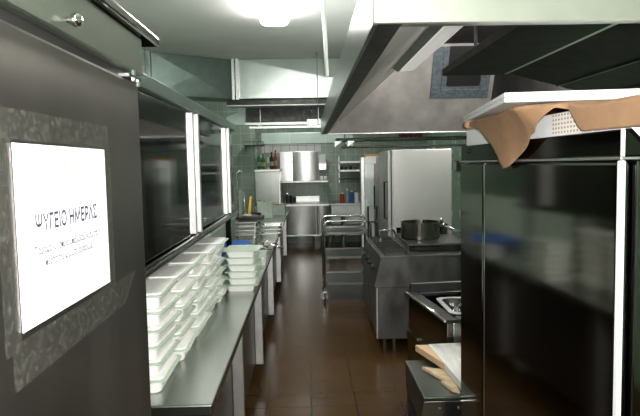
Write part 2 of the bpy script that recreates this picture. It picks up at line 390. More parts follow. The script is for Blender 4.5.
# ------------------------------------------------------------------ food containers
def container(name):
    o = bpy.data.objects.new(name, None); COL.objects.link(o); o.empty_display_size = 0.05
    b = BM()
    loft(b, [rr3(0.064, 0.112, 0.022, 0), rr3(0.067, 0.115, 0.022, 0.004), rr3(0.076, 0.124, 0.024, 0.043)])
    obj('tub', b, 'white_plastic', o, smooth=False)
    b = BM()
    loft(b, [rr3(0.077, 0.125, 0.024, 0.0432), rr3(0.092, 0.140, 0.022, 0.0445), rr3(0.092, 0.140, 0.022, 0.0485), rr3(0.079, 0.127, 0.022, 0.0492)])
    rim = obj('rim', b, 'rim_plastic', o, label='pale green-white rim')
    b = BM()
    loft(b, [rr3(0.078, 0.126, 0.022, 0.0494), rr3(0.077, 0.125, 0.022, 0.0545), rr3(0.071, 0.119, 0.022, 0.0555)])
    obj('lid', b, 'white_plastic', o, label='flat white lid')
    return o
proto = container('food_container'); first = [True]
def put(x, y, z, rz, label, group):
    global proto
    if first[0]: o = proto; first[0] = False
    else: o = copy_tree(proto)
    o.location = (x, y, z); o.rotation_euler.z = rz
    tag(o, label, 'food container', group)
    return o
NTH = ['bottom', 'second lowest', 'third lowest', 'fourth lowest', 'fifth lowest', 'sixth lowest', 'topmost', 'spare']
cols = [(2.015, 6, 'nearest'), (2.325, 6, 'second nearest'), (2.635, 6, 'middle'), (2.945, 6, 'second farthest'), (3.27, 6, 'farthest')]
for ci, (y, nl, w) in enumerate(cols):
    for k in range(nl):
        nm = 'topmost' if k == nl - 1 else NTH[k]
        put(-0.565 + R.uniform(-.014, .012), y + R.uniform(-.010, .010), 0.8505 + k * 0.0565, R.uniform(-.05, .05),
            f'{nm} white lidded food container in the {w} stack along the counter', f'food containers in the {w} stack')
# the separate stack of wider, cloudy containers turned sideways
def clear_container():
    o = bpy.data.objects.new('storage_container', None); COL.objects.link(o)
    b = BM()
    loft(b, [rr3(0.075, 0.11, 0.016, 0), rr3(0.088, 0.12, 0.018, 0.034)])
    obj('tub', b, 'white_plastic', o)
    b = BM()
    loft(b, [rr3(0.090, 0.122, 0.018, 0.0342), rr3(0.106, 0.138, 0.018, 0.036), rr3(0.106, 0.138, 0.018, 0.0402), rr3(0.094, 0.126, 0.018, 0.0412)])
    obj('rim', b, 'rim_plastic', o)
    return o
pc = clear_container()
for k in range(6):
    o = pc if k == 0 else copy_tree(pc)
    o.location = (-0.402 + (-.012 if k == 0 else R.uniform(-.008, .008)), 3.56 + R.uniform(-.008, .008), 0.8505 + k * 0.0415); o.rotation_euler.z = R.uniform(-.04, .04)
    tag(o, f"{'topmost' if k == 5 else NTH[k]} wide white tub of the stack beside the worktop edge", 'food container', 'wide tubs in the stack by the worktop edge')

# clear box at the worktop edge
b = BM(); loft(b, [rr3(0.05, 0.08, 0.012, 0.8505, -0.375, 4.42), rr3(0.056, 0.086, 0.012, 0.945, -0.375, 4.42), rr3(0.053, 0.083, 0.012, 0.945, -0.375, 4.42), rr3(0.047, 0.077, 0.012, 0.854, -0.375, 4.42)])
tag(obj('clear_box', b, 'clear_plastic'), 'small cloudy clear plastic box behind the wide tubs at the worktop edge', 'box')

# blue tray
b = BM()
loft(b, [rr3(0.125, 0.25, 0.02, 0.8505, -0.665, 5.08), rr3(0.14, 0.265, 0.02, 0.915, -0.665, 5.08), rr3(0.132, 0.257, 0.02, 0.915, -0.665, 5.08), rr3(0.118, 0.243, 0.02, 0.858, -0.665, 5.08)])
tag(obj('crate', b, 'blue'), 'shallow blue plastic crate on the worktop behind the white containers', 'crate')
# ladles beside the crate
for k, (x, y, rz) in enumerate(((-0.46, 4.95, 0.4), (-0.40, 5.15, -0.3), (-0.45, 5.35, 0.1))):
    o = thing('ladle', f"{['nearest', 'middle', 'farthest'][k]} dark steel ladle lying beside the blue crate", 'ladle', (x, y, 0.8505), 'ladles beside the blue crate')
    b = BM(); lathe(b, [(0.02, 0), (0.038, 0.012), (0.045, 0.035), (0.041, 0.034), (0.032, 0.012), (0.012, 0.005)], 0, 0, 0, 16); obj('bowl', b, 'black_metal', o, smooth=True).matrix_parent_inverse = Matrix()
    b = BM(); tube(b, [(0.044, 0, 0.032), (0.07, 0.01, 0.05), (0.12, 0.03, 0.03), (0.17, 0.05, 0.012)], 0.006, 8); obj('handle', b, 'tube', o, smooth=True).matrix_parent_inverse = Matrix()
    o.rotation_euler.z = rz

# steel pans stacked on the worktop
def pan():
    o = bpy.data.objects.new('steel_pan', None); COL.objects.link(o)
    b = BM()
    loft(b, [rr3(0.095, 0.14, 0.02, 0), rr3(0.102, 0.147, 0.022, 0.036), rr3(0.099, 0.144, 0.022, 0.036), rr3(0.092, 0.137, 0.02, 0.004)])
    obj('pan_body', b, 'steel', o)
    b = BM()
    loft(b, [rr3(0.1025, 0.1475, 0.022, 0.0362), rr3(0.116, 0.161, 0.02, 0.0368), rr3(0.116, 0.161, 0.02, 0.0405), rr3(0.1025, 0.1475, 0.022, 0.0405)], False, False)
    obj('rim', b, 'bright', o)
    return o
pp = pan(); fp = True
for (x, y, nl, w) in ((-0.64, 6.15, 4, 'left'), (-0.385, 6.2, 3, 'right')):
    for k in range(nl):
        o = pp if fp else copy_tree(pp); fp = False
        o.location = (x + R.uniform(-.01, .01), y + R.uniform(-.01, .01), 0.8505 + k * 0.042)
        nm = 'topmost' if k == nl - 1 else NTH[k]
        tag(o, f'{nm} steel pan of the {w} pan stack on the worktop beyond the blue crate', 'pan', f'steel pans in the {w} stack')
b = BM(); loft(b, [rr3(0.14, 0.12, 0.02, 1.020, -0.62, 6.3), rr3(0.15, 0.13, 0.02, 1.055, -0.62, 6.3), rr3(0.146, 0.126, 0.02, 1.055, -0.62, 6.3), rr3(0.136, 0.116, 0.02, 1.025, -0.62, 6.3)])
tag(obj('baking_tray', b, 'black_metal'), 'dark baking tray lying on top of the left pan stack', 'tray')

# jumble further down the worktop
t = thing('utensil_holder', 'white and red utensil pot near the far end of the left worktop', 'pot', (-0.80, 7.7, 0.8505))
b = BM(); lathe(b, [(0.05, 0), (0.055, 0.01), (0.06, 0.11), (0.055, 0.11), (0.05, 0.012)], -0.80, 7.7, 0.8505, 18); obj('pot_body', b, 'white_plastic', t, smooth=True)
b = BM(); lathe(b, [(0.0585, 0), (0.0605, 0.035), (0.0595, 0.036), (0.0575, 0.001)], -0.80, 7.7, 0.88, 18); obj('band', b, 'red', t, label='red band')
for k, (dx, dy, tilt, m) in enumerate(((-0.02, 0, -0.02, 'tube'), (0.025, 0.01, 0.03, 'yellow'), (0.0, -0.02, 0.05, 'yellow'))):
    lb = ['grey-handled whisk rod standing in the utensil pot', 'yellow-handled spatula leaning right in the utensil pot', 'yellow-handled spatula in front in the utensil pot'][k]
    b = BM(); tube(b, [(-0.80 + dx, 7.7 + dy, 0.865), (-0.80 + dx + tilt, 7.7 + dy, 1.20 + 0.06 * (k == 0))], [0.007, 0.010], 8)
    tag(obj('spatula' if k else 'whisk', b, m, smooth=True), lb, 'utensil')
t = thing('cutting_board', 'grey-green plastic board standing upright near the end of the left worktop', 'cutting board', (-0.63, 8.3, 0.8505))
b = BM(); box(b, -0.72, -0.50, 8.28, 8.31, 0.8505, 1.09); obj('board', b, 'greengrey', t, 0.008)
b = BM(); tube(b, [(-0.64, 8.295, 1.085), (-0.64, 8.295, 1.11), (-0.58, 8.295, 1.11), (-0.58, 8.295, 1.085)], 0.008, 8); obj('grip', b, 'greengrey', t)
b = BM(); lathe(b, [(0.05, 0), (0.09, 0.03), (0.115, 0.10), (0.108, 0.10), (0.08, 0.03), (0.03, 0.01)], -0.75, 8.0, 0.8505, 22)
tag(obj('bowl', b, 'black_metal', smooth=True), 'dark steel bowl in front of the upright grey-green board', 'bowl')
b = BM()
for k in range(46):
    a = R.uniform(0, 2 * PI); e = R.uniform(0.2, 1.3); L = R.uniform(0.05, 0.11); c = Vector((-0.70, 8.45, 1.02))
    d = Vector((math.cos(a) * math.cos(e), math.sin(a) * math.cos(e), math.sin(e))); s = d.cross(Vector((0, 0, 1))).normalized() * 0.02
    p0 = c; p1 = c + d * L * 0.6; p2 = c + d * L - Vector((0, 0, 0.01))
    v = [b.verts.new(q) for q in (p0, p1 + s, p2, p1 - s)]; b.faces.new(v)
hb = obj('leaves', b, 'leaf', solid=0.002)
t = thing('herb_pot', 'green leafy herbs in a pot behind the upright board', 'herbs', (-0.70, 8.45, 0.8505))
hb.parent = t; hb.matrix_parent_inverse = Matrix.Translation(t.location).inverted()
b = BM(); lathe(b, [(0.05, 0), (0.07, 0.16), (0.06, 0.16), (0.045, 0.01)], -0.70, 8.45, 0.8505, 18); obj('pot_body', b, 'greengrey', t, smooth=True)
t = thing('vegetable_crate', 'pale green crate of vegetables at the far end of the left worktop', 'crate', (-0.45, 8.9, 0.8505))
b = BM(); loft(b, [rr3(0.11, 0.15, 0.015, 0.8505, -0.45, 8.95), rr3(0.12, 0.16, 0.015, 1.0, -0.45, 8.95), rr3(0.112, 0.152, 0.015, 1.0, -0.45, 8.95), rr3(0.10, 0.14, 0.015, 0.86, -0.45, 8.95)])
obj('crate_body', b, 'greengrey', t)
for k in range(8):
    x = -0.45 + (k % 3 - 1) * 0.062; y = 8.88 + (k // 3) * 0.075
    b = BM(); bmesh.ops.create_icosphere(b, subdivisions=2, radius=0.036); bmesh.ops.scale(b, verts=b.verts[:], vec=(1, 1, 0.9)); bmesh.ops.translate(b, verts=b.verts[:], vec=(x, y, 0.985))
    hue = ['orange', 'leaf', 'leaf', 'orange', 'leaf', 'yellow', 'leaf', 'orange'][k]
    row = ['front', 'middle', 'back'][k // 3]; cl = ['left', 'middle', 'right'][k % 3]
    tag(obj('tomato' if hue == 'orange' else 'pepper', b, hue, smooth=True), f"small {'orange tomato' if hue == 'orange' else 'green pepper' if hue == 'leaf' else 'yellow pepper'} at the {row} {cl} of the vegetable crate", 'vegetable', 'vegetables in the pale green crate')

# ------------------------------------------------------------------ far left: small fridge with bottles, wall shelf
t = thing('tall_cabinet', 'grey steel cabinet with bright frame holding bottles in the far left corner', 'cabinet', (-0.67, 10.3, 0))
bx('body', 'steel', (-0.885, -0.46, 10.02, 10.65, 0.08, 1.50), t)
bx('door', 'steel', (-0.865, -0.49, 9.995, 10.019, 0.12, 1.49), t, 0.004)
bx('door_edge', 'bright', (-0.486, -0.458, 9.985, 10.019, 0.12, 1.49), t, 0.004, label='bright right door edge')
bx('top_cap', 'bright', (-0.895, -0.445, 9.98, 10.66, 1.501, 1.535), t, 0.004)
b = BM(); tube(b, [(-0.42, 9.98, 1.52), (-0.46, 9.98, 1.52)], 0.02); obj('door_stop', b, 'chrome', t)
for x in (-0.86, -0.49):
    for y in (10.05, 10.6): b = BM(); tube(b, [(x, y, 0), (x, y, 0.085)], 0.02); obj('leg', b, 'tube', t)
bp = [(-0.82, 10.10, 'green_glass', 0.034, 0.30, 'tall green bottle at the outer end of the bottle row'),
      (-0.745, 10.06, 'green_glass', 0.036, 0.27, 'shorter green bottle second in the row'),
      (-0.67, 10.12, 'clear_glass', 0.033, 0.24, 'pale glass bottle in the middle of the row'),
      (-0.60, 10.06, 'dark_glass', 0.036, 0.30, 'near-black bottle beside the red bottle'),
      (-0.53, 10.08, 'red', 0.032, 0.33, 'red bottle at the end of the row on the corner cabinet')]
for x, y, m, r_, h, lb in bp:
    t = thing('bottle', lb, 'bottle', (x, y, 1.5355), 'bottles on the corner cabinet')
    b = BM(); lathe(b, [(r_ * .9, 0), (r_, 0.008), (r_, h * .58), (r_ * .8, h * .68), (r_ * .36, h * .78), (r_ * .34, h * .93)], x, y, 1.5355, 18); obj('glass_body', b, m, t, smooth=True)
    b = BM(); lathe(b, [(r_ * .42, 0), (r_ * .42, h * .07)], x, y, 1.5358 + h * .93, 14); obj('cap', b, 'red' if m == 'green_glass' else 'black', t)
    b = BM(); lathe(b, [(r_ + .0006, 0), (r_ + .0006, h * .25)], x, y, 1.5355 + h * .2, 18); obj('paper_band', b, 'label_paper', t)
t = thing('wall_shelf', 'small dark shelf with rail on the green tiled corner above the bottles', 'shelf', (-1.05, 10.6, 1.9))
bx('shelf_plate', 'black_metal', (-1.12, -0.76, 10.48, 10.748, 1.955, 1.98), t)
b = BM(); tube(b, [(-1.12, 10.49, 1.981), (-1.12, 10.49, 2.04), (-0.76, 10.49, 2.04), (-0.76, 10.49, 1.981)], 0.008, 8); obj('guard_rail', b, 'tube', t)
b = BM(); prism(b, [(10.747, 1.954), (10.747, 1.86), (10.56, 1.954)], 0, -1.11, -1.10); obj('bracket', b, 'black_metal', t)
# grey pipe stand by the pier
b = BM(); tube(b, [(-1.08, 8.6, 0.851), (-1.08, 8.6, 1.50), (-1.03, 8.6, 1.54), (-0.99, 8.6, 1.50)], 0.014, 8)
bmesh.ops.translate(b, verts=b.verts[:], vec=(0.05, 0, 0))
tag(obj('tap_pipe', b, 'tube', smooth=True), 'bent grey water pipe rising from the worktop before the green pier', 'pipe')

# ------------------------------------------------------------------ back wall: table, splash, wall cabinet
t = thing('back_table', 'steel table with closed shiny front against the back wall', 'table', (0.0, 11.45, 0))
bx('table_top', 'bright', (-0.46, 0.42, 11.08, 11.86, 0.815, 0.85), t, 0.004)
bowed('front_panel', 'steel', -0.44, 0.155, 11.113, 0.26, 0.81, t, 0.012)
bowed('front_panel', 'steel', 0.17, 0.40, 11.113, 0.26, 0.81, t, 0.008)
bx('back_panel', 'steel', (-0.44, 0.40, 11.82, 11.84, 0.26, 0.81), t, 0.003)
bx('panel_seam', 'dull', (0.156, 0.169, 11.110, 11.118, 0.27, 0.80), t, 0)
bx('bottom_rail', 'bright', (-0.45, 0.41, 11.095, 11.84, 0.235, 0.258), t, 0.003)
for x in (-0.43, 0.11, 0.39):
    for y in (11.13, 11.80): b = BM(); tube(b, [(x, y, 0), (x, y, 0.235)], 0.02); obj('leg', b, 'tube', t)
bx('upstand', 'bright', (-0.23, 0.25, 11.83, 11.86, 0.851, 0.97), t, 0.004, label='bright raised back edge')
t = thing('prep_table', 'dim steel table continuing beside the back table behind the trolley', 'table', (1.2, 11.45, 0))
bx('table_top', 'dull', (0.44, 2.2, 11.1, 11.86, 0.815, 0.85), t, 0.004)
bx('front_panel', 'dull', (0.46, 2.18, 11.14, 11.16, 0.45, 0.81), t, 0.003)
for x in (0.5, 2.15):
    for y in (11.17, 11.8): b = BM(); tube(b, [(x, y, 0), (x, y, 0.815)], 0.02); obj('leg', b, 'tube', t)
bx('undershelf', 'dull', (0.47, 2.18, 11.17, 11.84, 0.22, 0.25), t, 0.003)
t = thing('wall_cupboard', 'shiny steel wall cupboard in the middle of the back wall', 'cupboard', (-0.14, 11.7, 1.28))
bx('body', 'steel', (-0.525, 0.245, 11.53, 11.885, 1.285, 1.865), t, 0.003)
bowed('door', 'steel', -0.52, -0.285, 11.517, 1.29, 1.86, t, 0.001)
bowed('door', 'steel', -0.275, 0.24, 11.517, 1.29, 1.86, t, 0.014)
bx('shelf_lip', 'bright', (-0.54, 0.42, 11.49, 11.885, 1.255, 1.283), t, 0.003, label='bright lower shelf lip')
# things right of the cupboard
b = BM(); box(b, 0.265, 0.385, 11.6, 11.85, 1.62, 1.80)
t = tag(obj('carton', b, 'white_card', bevel=0.004), 'pale blue-white carton on the bracket beside the wall cupboard', 'carton')
t = thing('wall_bracket', 'thin steel bracket shelf holding the carton on the back wall', 'shelf', (0.33, 11.75, 1.6))
bx('plate', 'tube', (0.26, 0.40, 11.58, 11.885, 1.605, 1.619), t); bx('back_plate', 'tube', (0.26, 0.40, 11.886, 11.898, 1.5, 1.66), t)
for k, x in enumerate((0.295, 0.375)):
    t = thing('cup', f"white cup on the {'inner' if k == 0 else 'outer'} end of the cupboard lip", 'cup', (x, 11.62, 1.2835), 'white cups on the cupboard lip')
    b = BM(); lathe(b, [(0.026, 0), (0.034, 0.09), (0.031, 0.09), (0.023, 0.006)], x, 11.62, 1.2835, 16); obj('cup_body', b, 'white_plastic', t, smooth=True)
    b = BM(); tube(b, [(x, 11.588, 1.36), (x, 11.565, 1.352), (x, 11.565, 1.315), (x, 11.59, 1.305)], 0.005, 8); obj('handle', b, 'white_plastic', t)
# dark pots and tap at the end of the back table
for k, (x, y, r_, h) in enumerate(((-0.38, 11.5, 0.075, 0.16), (-0.29, 11.68, 0.06, 0.11))):
    t = thing('stock_pot', f"{'taller' if k == 0 else 'shorter'} black pot on the corner of the back table", 'pot', (x, y, 0.8505))
    b = BM(); lathe(b, [(r_, 0), (r_, h), (r_ - .005, h), (r_ - .005, 0.006)], x, y, 0.8505, 20); obj('pot_body', b, 'black_metal', t, smooth=False)
    for s in (-1, 1):
        b = BM(); tube(b, [(x + s * r_, y - .02, 0.85 + h * .8), (x + s * (r_ + .02), y - .02, 0.85 + h * .8), (x + s * (r_ + .02), y + .02, 0.85 + h * .8), (x + s * r_, y + .02, 0.85 + h * .8)], 0.005, 8); obj('handle', b, 'black_metal', t)
t = thing('tap', 'chrome swan-neck tap at the near corner of the back table', 'tap', (-0.44, 11.16, 0.85))
b = BM(); tube(b, [(-0.425, 11.16, 0.8505), (-0.425, 11.16, 1.02), (-0.40, 11.16, 1.06), (-0.36, 11.16, 1.06), (-0.34, 11.16, 1.02)], 0.011, 10); obj('spout', b, 'chrome', t, smooth=True)
b = BM(); tube(b, [(-0.425, 11.15, 0.90), (-0.425, 11.09, 0.92)], 0.007, 8); obj('lever', b, 'chrome', t)
b = BM(); tube(b, [(-0.40, 11.04, 0.80), (-0.405, 10.9, 0.6), (-0.42, 10.85, 0.25), (-0.41, 11.0, 0.02)], 0.012, 8)
tag(obj('hose', b, 'dull', smooth=True), 'grey hose hanging at the corner of the back table', 'hose')

# ------------------------------------------------------------------ far right shelving and things
t = thing('dish_rack', 'steel wall rack with two bright shelves on the far back wall', 'rack', (0.85, 11.7, 1.45))
for z in (1.66, 1.49): bx('shelf', 'bright', (0.655, 1.25, 11.55, 11.88, z - 0.04, z), t, 0.004)
bx('shelf', 'black_metal', (0.655, 1.25, 11.55, 11.88, 1.30, 1.32), t, 0.003)
for x in (0.665, 1.24): bx('side_frame', 'tube', (x - .012, x + .012, 11.8801, 11.895, 1.22, 1.78), t, 0.002)
for k, (x, m, h) in enumerate(((0.70, 'dark_glass', .07), (0.79, 'black_metal', .06), (0.88, 'dark_glass', .075), (0.98, 'black_metal', .065))):
    b = BM(); lathe(b, [(0.03, 0), (0.033, 0.01), (0.033, h * .8), (0.02, h)], x, 11.62, 1.4905, 14)
    tag(obj('jar', b, m, smooth=True), ['small dark jar at the outer end of the dish rack', 'black tin second along the dish rack', 'dark jar third along the dish rack', 'black tin deepest along the dish rack'][k], 'jar', 'jars on the dish rack')
cans = [(0.685, 11.3, 'red', 0.045, 0.20, 'red bottle on the dim table behind the trolley'), (0.782, 11.35, 'greengrey', 0.04, 0.27, 'pale green bottle on the dim table'),
        (0.865, 11.24, 'blue', 0.042, 0.24, 'blue canister on the dim table'), (0.96, 11.3, 'white_plastic', 0.04, 0.23, 'white canister next to the blue canister')]
for x, y, m, r_, h, lb in cans:
    t = thing('canister', lb, 'canister', (x, y, 0.8505), 'bottles and canisters on the dim table')
    b = BM(); lathe(b, [(r_, 0), (r_, h * .75), (r_ * .6, h * .88)], x, y, 0.8505, 16); obj('canister_body', b, m, t, smooth=False)
    b = BM(); lathe(b, [(r_ * .5, 0), (r_ * .5, h * .12)], x, y, 0.851 + h * .88, 14); obj('cap', b, 'white_plastic' if m != 'white_plastic' else 'red', t)
b = BM(); tube(b, [(0.68, 11.0, 0.0), (0.68, 11.0, 0.62)], 0.05, 16)
tag(obj('drum', b, 'tube'), 'slim steel cylinder standing before the dim table', 'cylinder')

# dark overshelf behind the hood
t = thing('overhead_shelf', 'dark double shelf hung on rods behind the far end of the hood', 'shelf', (1.4, 8.3, 1.9))
bx('shelf_plate', 'black_metal', (0.42, 2.40, 8.1, 8.45, 1.925, 1.965), t)
bx('shelf_plate', 'black_metal', (0.50, 2.40, 8.12, 8.4, 1.83, 1.85), t)
for x in (0.5, 0.68):
    b = BM(); prism(b, [(x, 1.924), (x - 0.10, 1.924), (x - 0.10, 1.84)], 1, 8.11, 8.16); obj('bracket', b, 'galv', t, label='pale triangular bracket')
for x in (0.55, 2.3):
    b = BM(); tube(b, [(x, 8.3, 1.829), (x, 8.3, ZC)], 0.012, 8); obj('hanger_rod', b, 'tube', t)
b = BM()
for k in range(5): 
    bmesh.ops.create_icosphere(b, subdivisions=2, radius=0.03, matrix=Matrix.Translation((1.35 + k * 0.065, 8.2, 1.998)) @ Matrix.Scale(1.5, 4, (1, 0, 0)))
tag(obj('dried_bundle', b, mat('reddish brown bundle', (0.16, 0.06, 0.03), 0.7, 0, 30, 0.3), smooth=True), 'reddish brown bundle lying on the dark shelf behind the hood', 'bundle')

# ------------------------------------------------------------------ ducts overhead
def duct_face(bm, A, B, C, D, apex):
    vs = [bm.verts.new(p) for p in (A, B, C, D)]; a = bm.verts.new(apex)
    for i in range(4): bm.faces.new((vs[i], vs[(i + 1) % 4], a))
t = thing('ventilation_duct', 'pale galvanised square duct with cross-creased faces crossing under the ceiling', 'duct', (-0.2, 5.9, 2.26))
b = BM()
z0, z1, ya, yb = 2.582, 3.142, 8.56, 9.05
duct_face(b, (-0.952, ya, z0), (1.66, ya, z0), (1.66, ya, z1), (-0.952, ya, z1), (0.354, ya - 0.03, 2.862))
for q in (((-0.952, ya, z0), (1.66, ya, z0), (1.66, yb, z0), (-0.952, yb, z0)), ((-0.952, ya, z1), (1.66, ya, z1), (1.66, yb, z1), (-0.952, yb, z1)),
          ((-0.952, yb, z0), (1.66, yb, z0), (1.66, yb, z1), (-0.952, yb, z1)), ((-0.952, ya, z0), (-0.952, yb, z0), (-0.952, yb, z1), (-0.952, ya, z1)), ((1.66, ya, z0), (1.66, yb, z0), (1.66, yb, z1), (1.66, ya, z1))):
    b.faces.new([b.verts.new(p) for p in q])
bmesh.ops.remove_doubles(b, verts=b.verts[:], dist=0.0005)
obj('straight_section', b, 'galv', t)
b = BM()
P0, P1 = (-1.055, 8.56), (-2.037, 7.90); Q0, Q1 = (-1.055, 9.05), (-2.037, 8.60)
duct_face(b, (*P1, z0), (*P0, z0), (*P0, z1), (*P1, z1), (-1.53, 8.20, 2.862))
for q in ((P1 + (z0,), P0 + (z0,), Q0 + (z0,), Q1 + (z0,)), (P1 + (z1,), P0 + (z1,), Q0 + (z1,), Q1 + (z1,)), (Q1 + (z0,), Q0 + (z0,), Q0 + (z1,), Q1 + (z1,)),
          (P0 + (z0,), Q0 + (z0,), Q0 + (z1,), P0 + (z1,)), (P1 + (z0,), Q1 + (z0,), Q1 + (z1,), P1 + (z1,))):
    b.faces.new([b.verts.new(p) for p in q])
bmesh.ops.remove_doubles(b, verts=b.verts[:], dist=0.0005)
obj('angled_section', b, 'dull_green', t)  # same duct turned away, its shade put into a darker green-grey
b = BM(); box(b, -1.054, -1.010, 8.50, 9.1, 2.56, 3.148); box(b, -0.998, -0.953, 8.50, 9.1, 2.56, 3.148); obj('flange', b, 'bright', t, 0.003, label='bright flange joint')
for z in (3.10, 2.862, 2.61):
    b = BM(); tube(b, [(-1.012, 8.49, z), (-0.996, 8.49, z)], 0.011, 6); obj('bolt', b, 'chrome', t)
b = BM(); box(b, -2.099, -2.04, 7.82, 8.66, 2.57, 3.148); obj('flange', b, 'galv', t, 0.003)
t = thing('support_beam', 'greenish steel beam running directly under the straight duct', 'beam', (0.2, 8.7, 2.48))
bx('beam_web', 'gutter', (-1.15, 1.62, 8.60, 8.84, 2.492, 2.559), t, 0.003)
bx('beam_flange', 'dull', (-1.15, 1.62, 8.58, 8.86, 2.474, 2.491), t, 0.002)
# far canopy and rails
t = thing('far_canopy', 'dark canopy with pale rails hanging above the far left worktop', 'canopy', (-0.3, 9.3, 2.15))
bx('canopy_front', 'black_metal', (-0.93, 0.32, 9.15, 9.17, 2.27, 2.52), t, 0.003)
bx('canopy_top', 'black_metal', (-0.93, 0.32, 9.171, 9.4, 2.50, 2.52), t, 0.003)
bx('canopy_back', 'black_metal', (-0.93, 0.32, 9.38, 9.4, 2.27, 2.499), t, 0.003)
bx('rail', 'galv', (-0.94, 0.34, 9.02, 9.10, 2.225, 2.268), t, 0.004)
bx('rail', 'bright', (-0.86, 0.36, 8.9, 8.99, 2.165, 2.20), t, 0.004)
for x in (-0.70, 0.2):
    bx('rail_bracket', 'dull', (x - .02, x + .02, 8.9, 9.149, 2.201, 2.224), t, 0.002)
    bx('rail_hanger', 'tube', (x - .006, x + .006, 9.085, 9.097, 2.2685, ZC), t, 0)
b = BM(); prism(b, [(-0.94, 2.24), (-1.22, 2.24), (-1.22, 2.36), (-0.94, 2.46)], 1, 9.05, 9.14); obj('end_plate', b, 'duct_pale', t, label='pale grey-green end plate')
bx('junction_box', 'galv', (0.02, 0.30, 8.93, 9.01, 2.201, 2.30), t, 0.006, label='pale junction box at the rail end')
for x in (-0.02, 0.10):
    b = BM(); tube(b, [(x, 8.97, 2.30), (x, 8.97, 2.42), (x, 9.10, 2.45), (x, 9.10, ZC)], 0.008, 6); obj('cable', b, 'tube', t)
t = thing('wall_duct', 'long pale green duct spanning across in front of the back wall', 'duct', (0, 10.55, 1.97))
bx('duct_body', 'duct_pale', (-0.80, 0.84, 10.5, 10.72, 1.985, 2.185), t, 0.006)
bx('end_cap', 'galv', (-0.806, -0.80, 10.495, 10.725, 1.98, 2.19), t, 0.002)
for x in (-0.3, 0.35): bx('seam', 'galv', (x, x + 0.008, 10.496, 10.724, 1.981, 2.189), t, 0)
b = BM(); prism(b, [(0.845, 2.10), (0.845, 1.93), (0.66, 1.984), (0.66, 2.0)], 1, 10.46, 10.49); obj('bracket', b, 'galv', t)
for x in (-0.7, 0.75):
    b = BM(); tube(b, [(x, 10.6, 2.186), (x, 10.6, ZC)], 0.008, 6); obj('hanger_rod', b, 'tube', t)
# pipes
b = BM(); tube(b, [(0.148, 4.57, ZC), (0.156, 4.57, 2.85), (0.166, 4.57, 2.56), (0.172, 4.57, 2.286)], 0.0155, 12)
tag(obj('conduit_pipe', b, 'white_plastic', smooth=True), 'slim white conduit pipe hanging down from the ceiling beside the hood', 'pipe')
b = BM(); tube(b, [(0.174, 8.12, ZC), (0.172, 8.12, 2.15)], 0.006, 8)
tag(obj('hanger_rod', b, 'dull', smooth=True), 'thin dark rod hanging in front of the pale duct', 'rod')

# ------------------------------------------------------------------ ceiling lamps
def lamp(y0, y1, x, label, m='lamp'):
    t = thing('ceiling_light', label, 'light', (x, (y0 + y1) / 2, ZC), 'ceiling lights along the aisle')
    cy = (y0 + y1) / 2; hy = (y1 - y0) / 2
    b = BM(); loft(b, [rr3(0.150, hy, 0.08, ZC, x, cy), rr3(0.150, hy, 0.08, ZC - 0.03, x, cy)]); obj('base_plate', b, 'lamp_body', t)
    b = BM()
    loft(b, [rr3(0.146, hy - .003, 0.08, ZC - .0305, x, cy), rr3(0.146, hy - .003, 0.08, ZC - .08, x, cy), rr3(0.128, hy - .02, 0.075, ZC - .11, x, cy), rr3(0.09, hy - .06, 0.06, ZC - .122, x, cy)])
    obj('diffuser', b, m, t, smooth=False, label='glowing white diffuser')
lamp(4.28, 6.15, -0.295, 'glowing rounded ceiling light near the middle of the aisle')
lamp(-2.0, -0.4, -0.10, 'ceiling light behind the viewer over the near aisle', 'lamp_far')
lamp(9.6, 10.5, -0.10, 'ceiling light between the dark canopy and the pale wall duct', 'lamp_rear')

# ------------------------------------------------------------------ exhaust hood
HX0, HX1, HY0, HY1, HZ = 0.20, 2.42, 1.69, 7.74, 2.0
t = thing('exhaust_hood', 'huge steel kitchen exhaust hood hanging over the cooking line', 'hood', (1.3, 4.7, 2.0))
b = BM(); box(b, HX0, HX1, HY0, HY0 + 0.02, HZ + .001, HZ + 0.23); obj('front_panel', b, 'hood_front', t, 0.004, label='pale bright front panel')
b = BM(); box(b, HX0, HX0 + 0.015, HY0 + 0.0205, HY1, HZ, HZ + 0.20); obj('side_panel', b, 'hood_side', t, 0.003)
b = BM(); box(b, HX0, HX1, HY1 - 0.015, HY1, HZ - .002, HZ + 0.19); obj('rear_panel', b, 'bright', t, 0.003)
b = BM(); box(b, HX1 - 0.015, HX1, HY0 + 0.0205, HY1 - .016, HZ, HZ + 0.20); obj('side_panel', b, 'hood_side', t, 0.003)
b = BM(); box(b, HX0 + 0.0155, 0.285, HY0 + 0.021, HY1 - .016, HZ + .001, HZ + 0.012); obj('gutter', b, 'gutter', t, 0.002, label='dark greasy gutter along the rim')
b = BM(); box(b, 0.286, HX1 - .02, HY0 + 0.021, HY0 + 0.05, HZ + .001, HZ + 0.012); obj('gutter', b, 'steel_h', t, 0.002)
def slab(bm, q, nrm, th):
    n = Vector(nrm).normalized() * th
    hexa(bm, [*[Vector(p) for p in q], *[Vector(p) + n for p in q]])
TZ = 3.05; TX = 1.46; TY = 7.2
b = BM(); slab(b, [(0.285, HY0 + .05, HZ + .01), (0.285, HY1 - .02, HZ + .01), (TX, TY, TZ), (TX, HY0 + .35, TZ)], (-1, 0, 1), 0.012); obj('inner_side', b, 'hood_in', t)
b = BM(); slab(b, [(0.285, HY1 - .02, HZ + .01), (HX1 - .02, HY1 - .02, HZ + .01), (HX1 - .02, TY, TZ), (TX, TY, TZ)], (0, 1, 1), 0.012); obj('inner_end', b, 'hood_in', t)
b = BM(); slab(b, [(0.285, HY0 + .05, HZ + .01), (HX1 - .02, HY0 + .05, HZ + .01), (HX1 - .02, HY0 + .35, TZ), (TX, HY0 + .35, TZ)], (0, -1, 1), 0.012); obj('inner_end', b, 'filter', t)
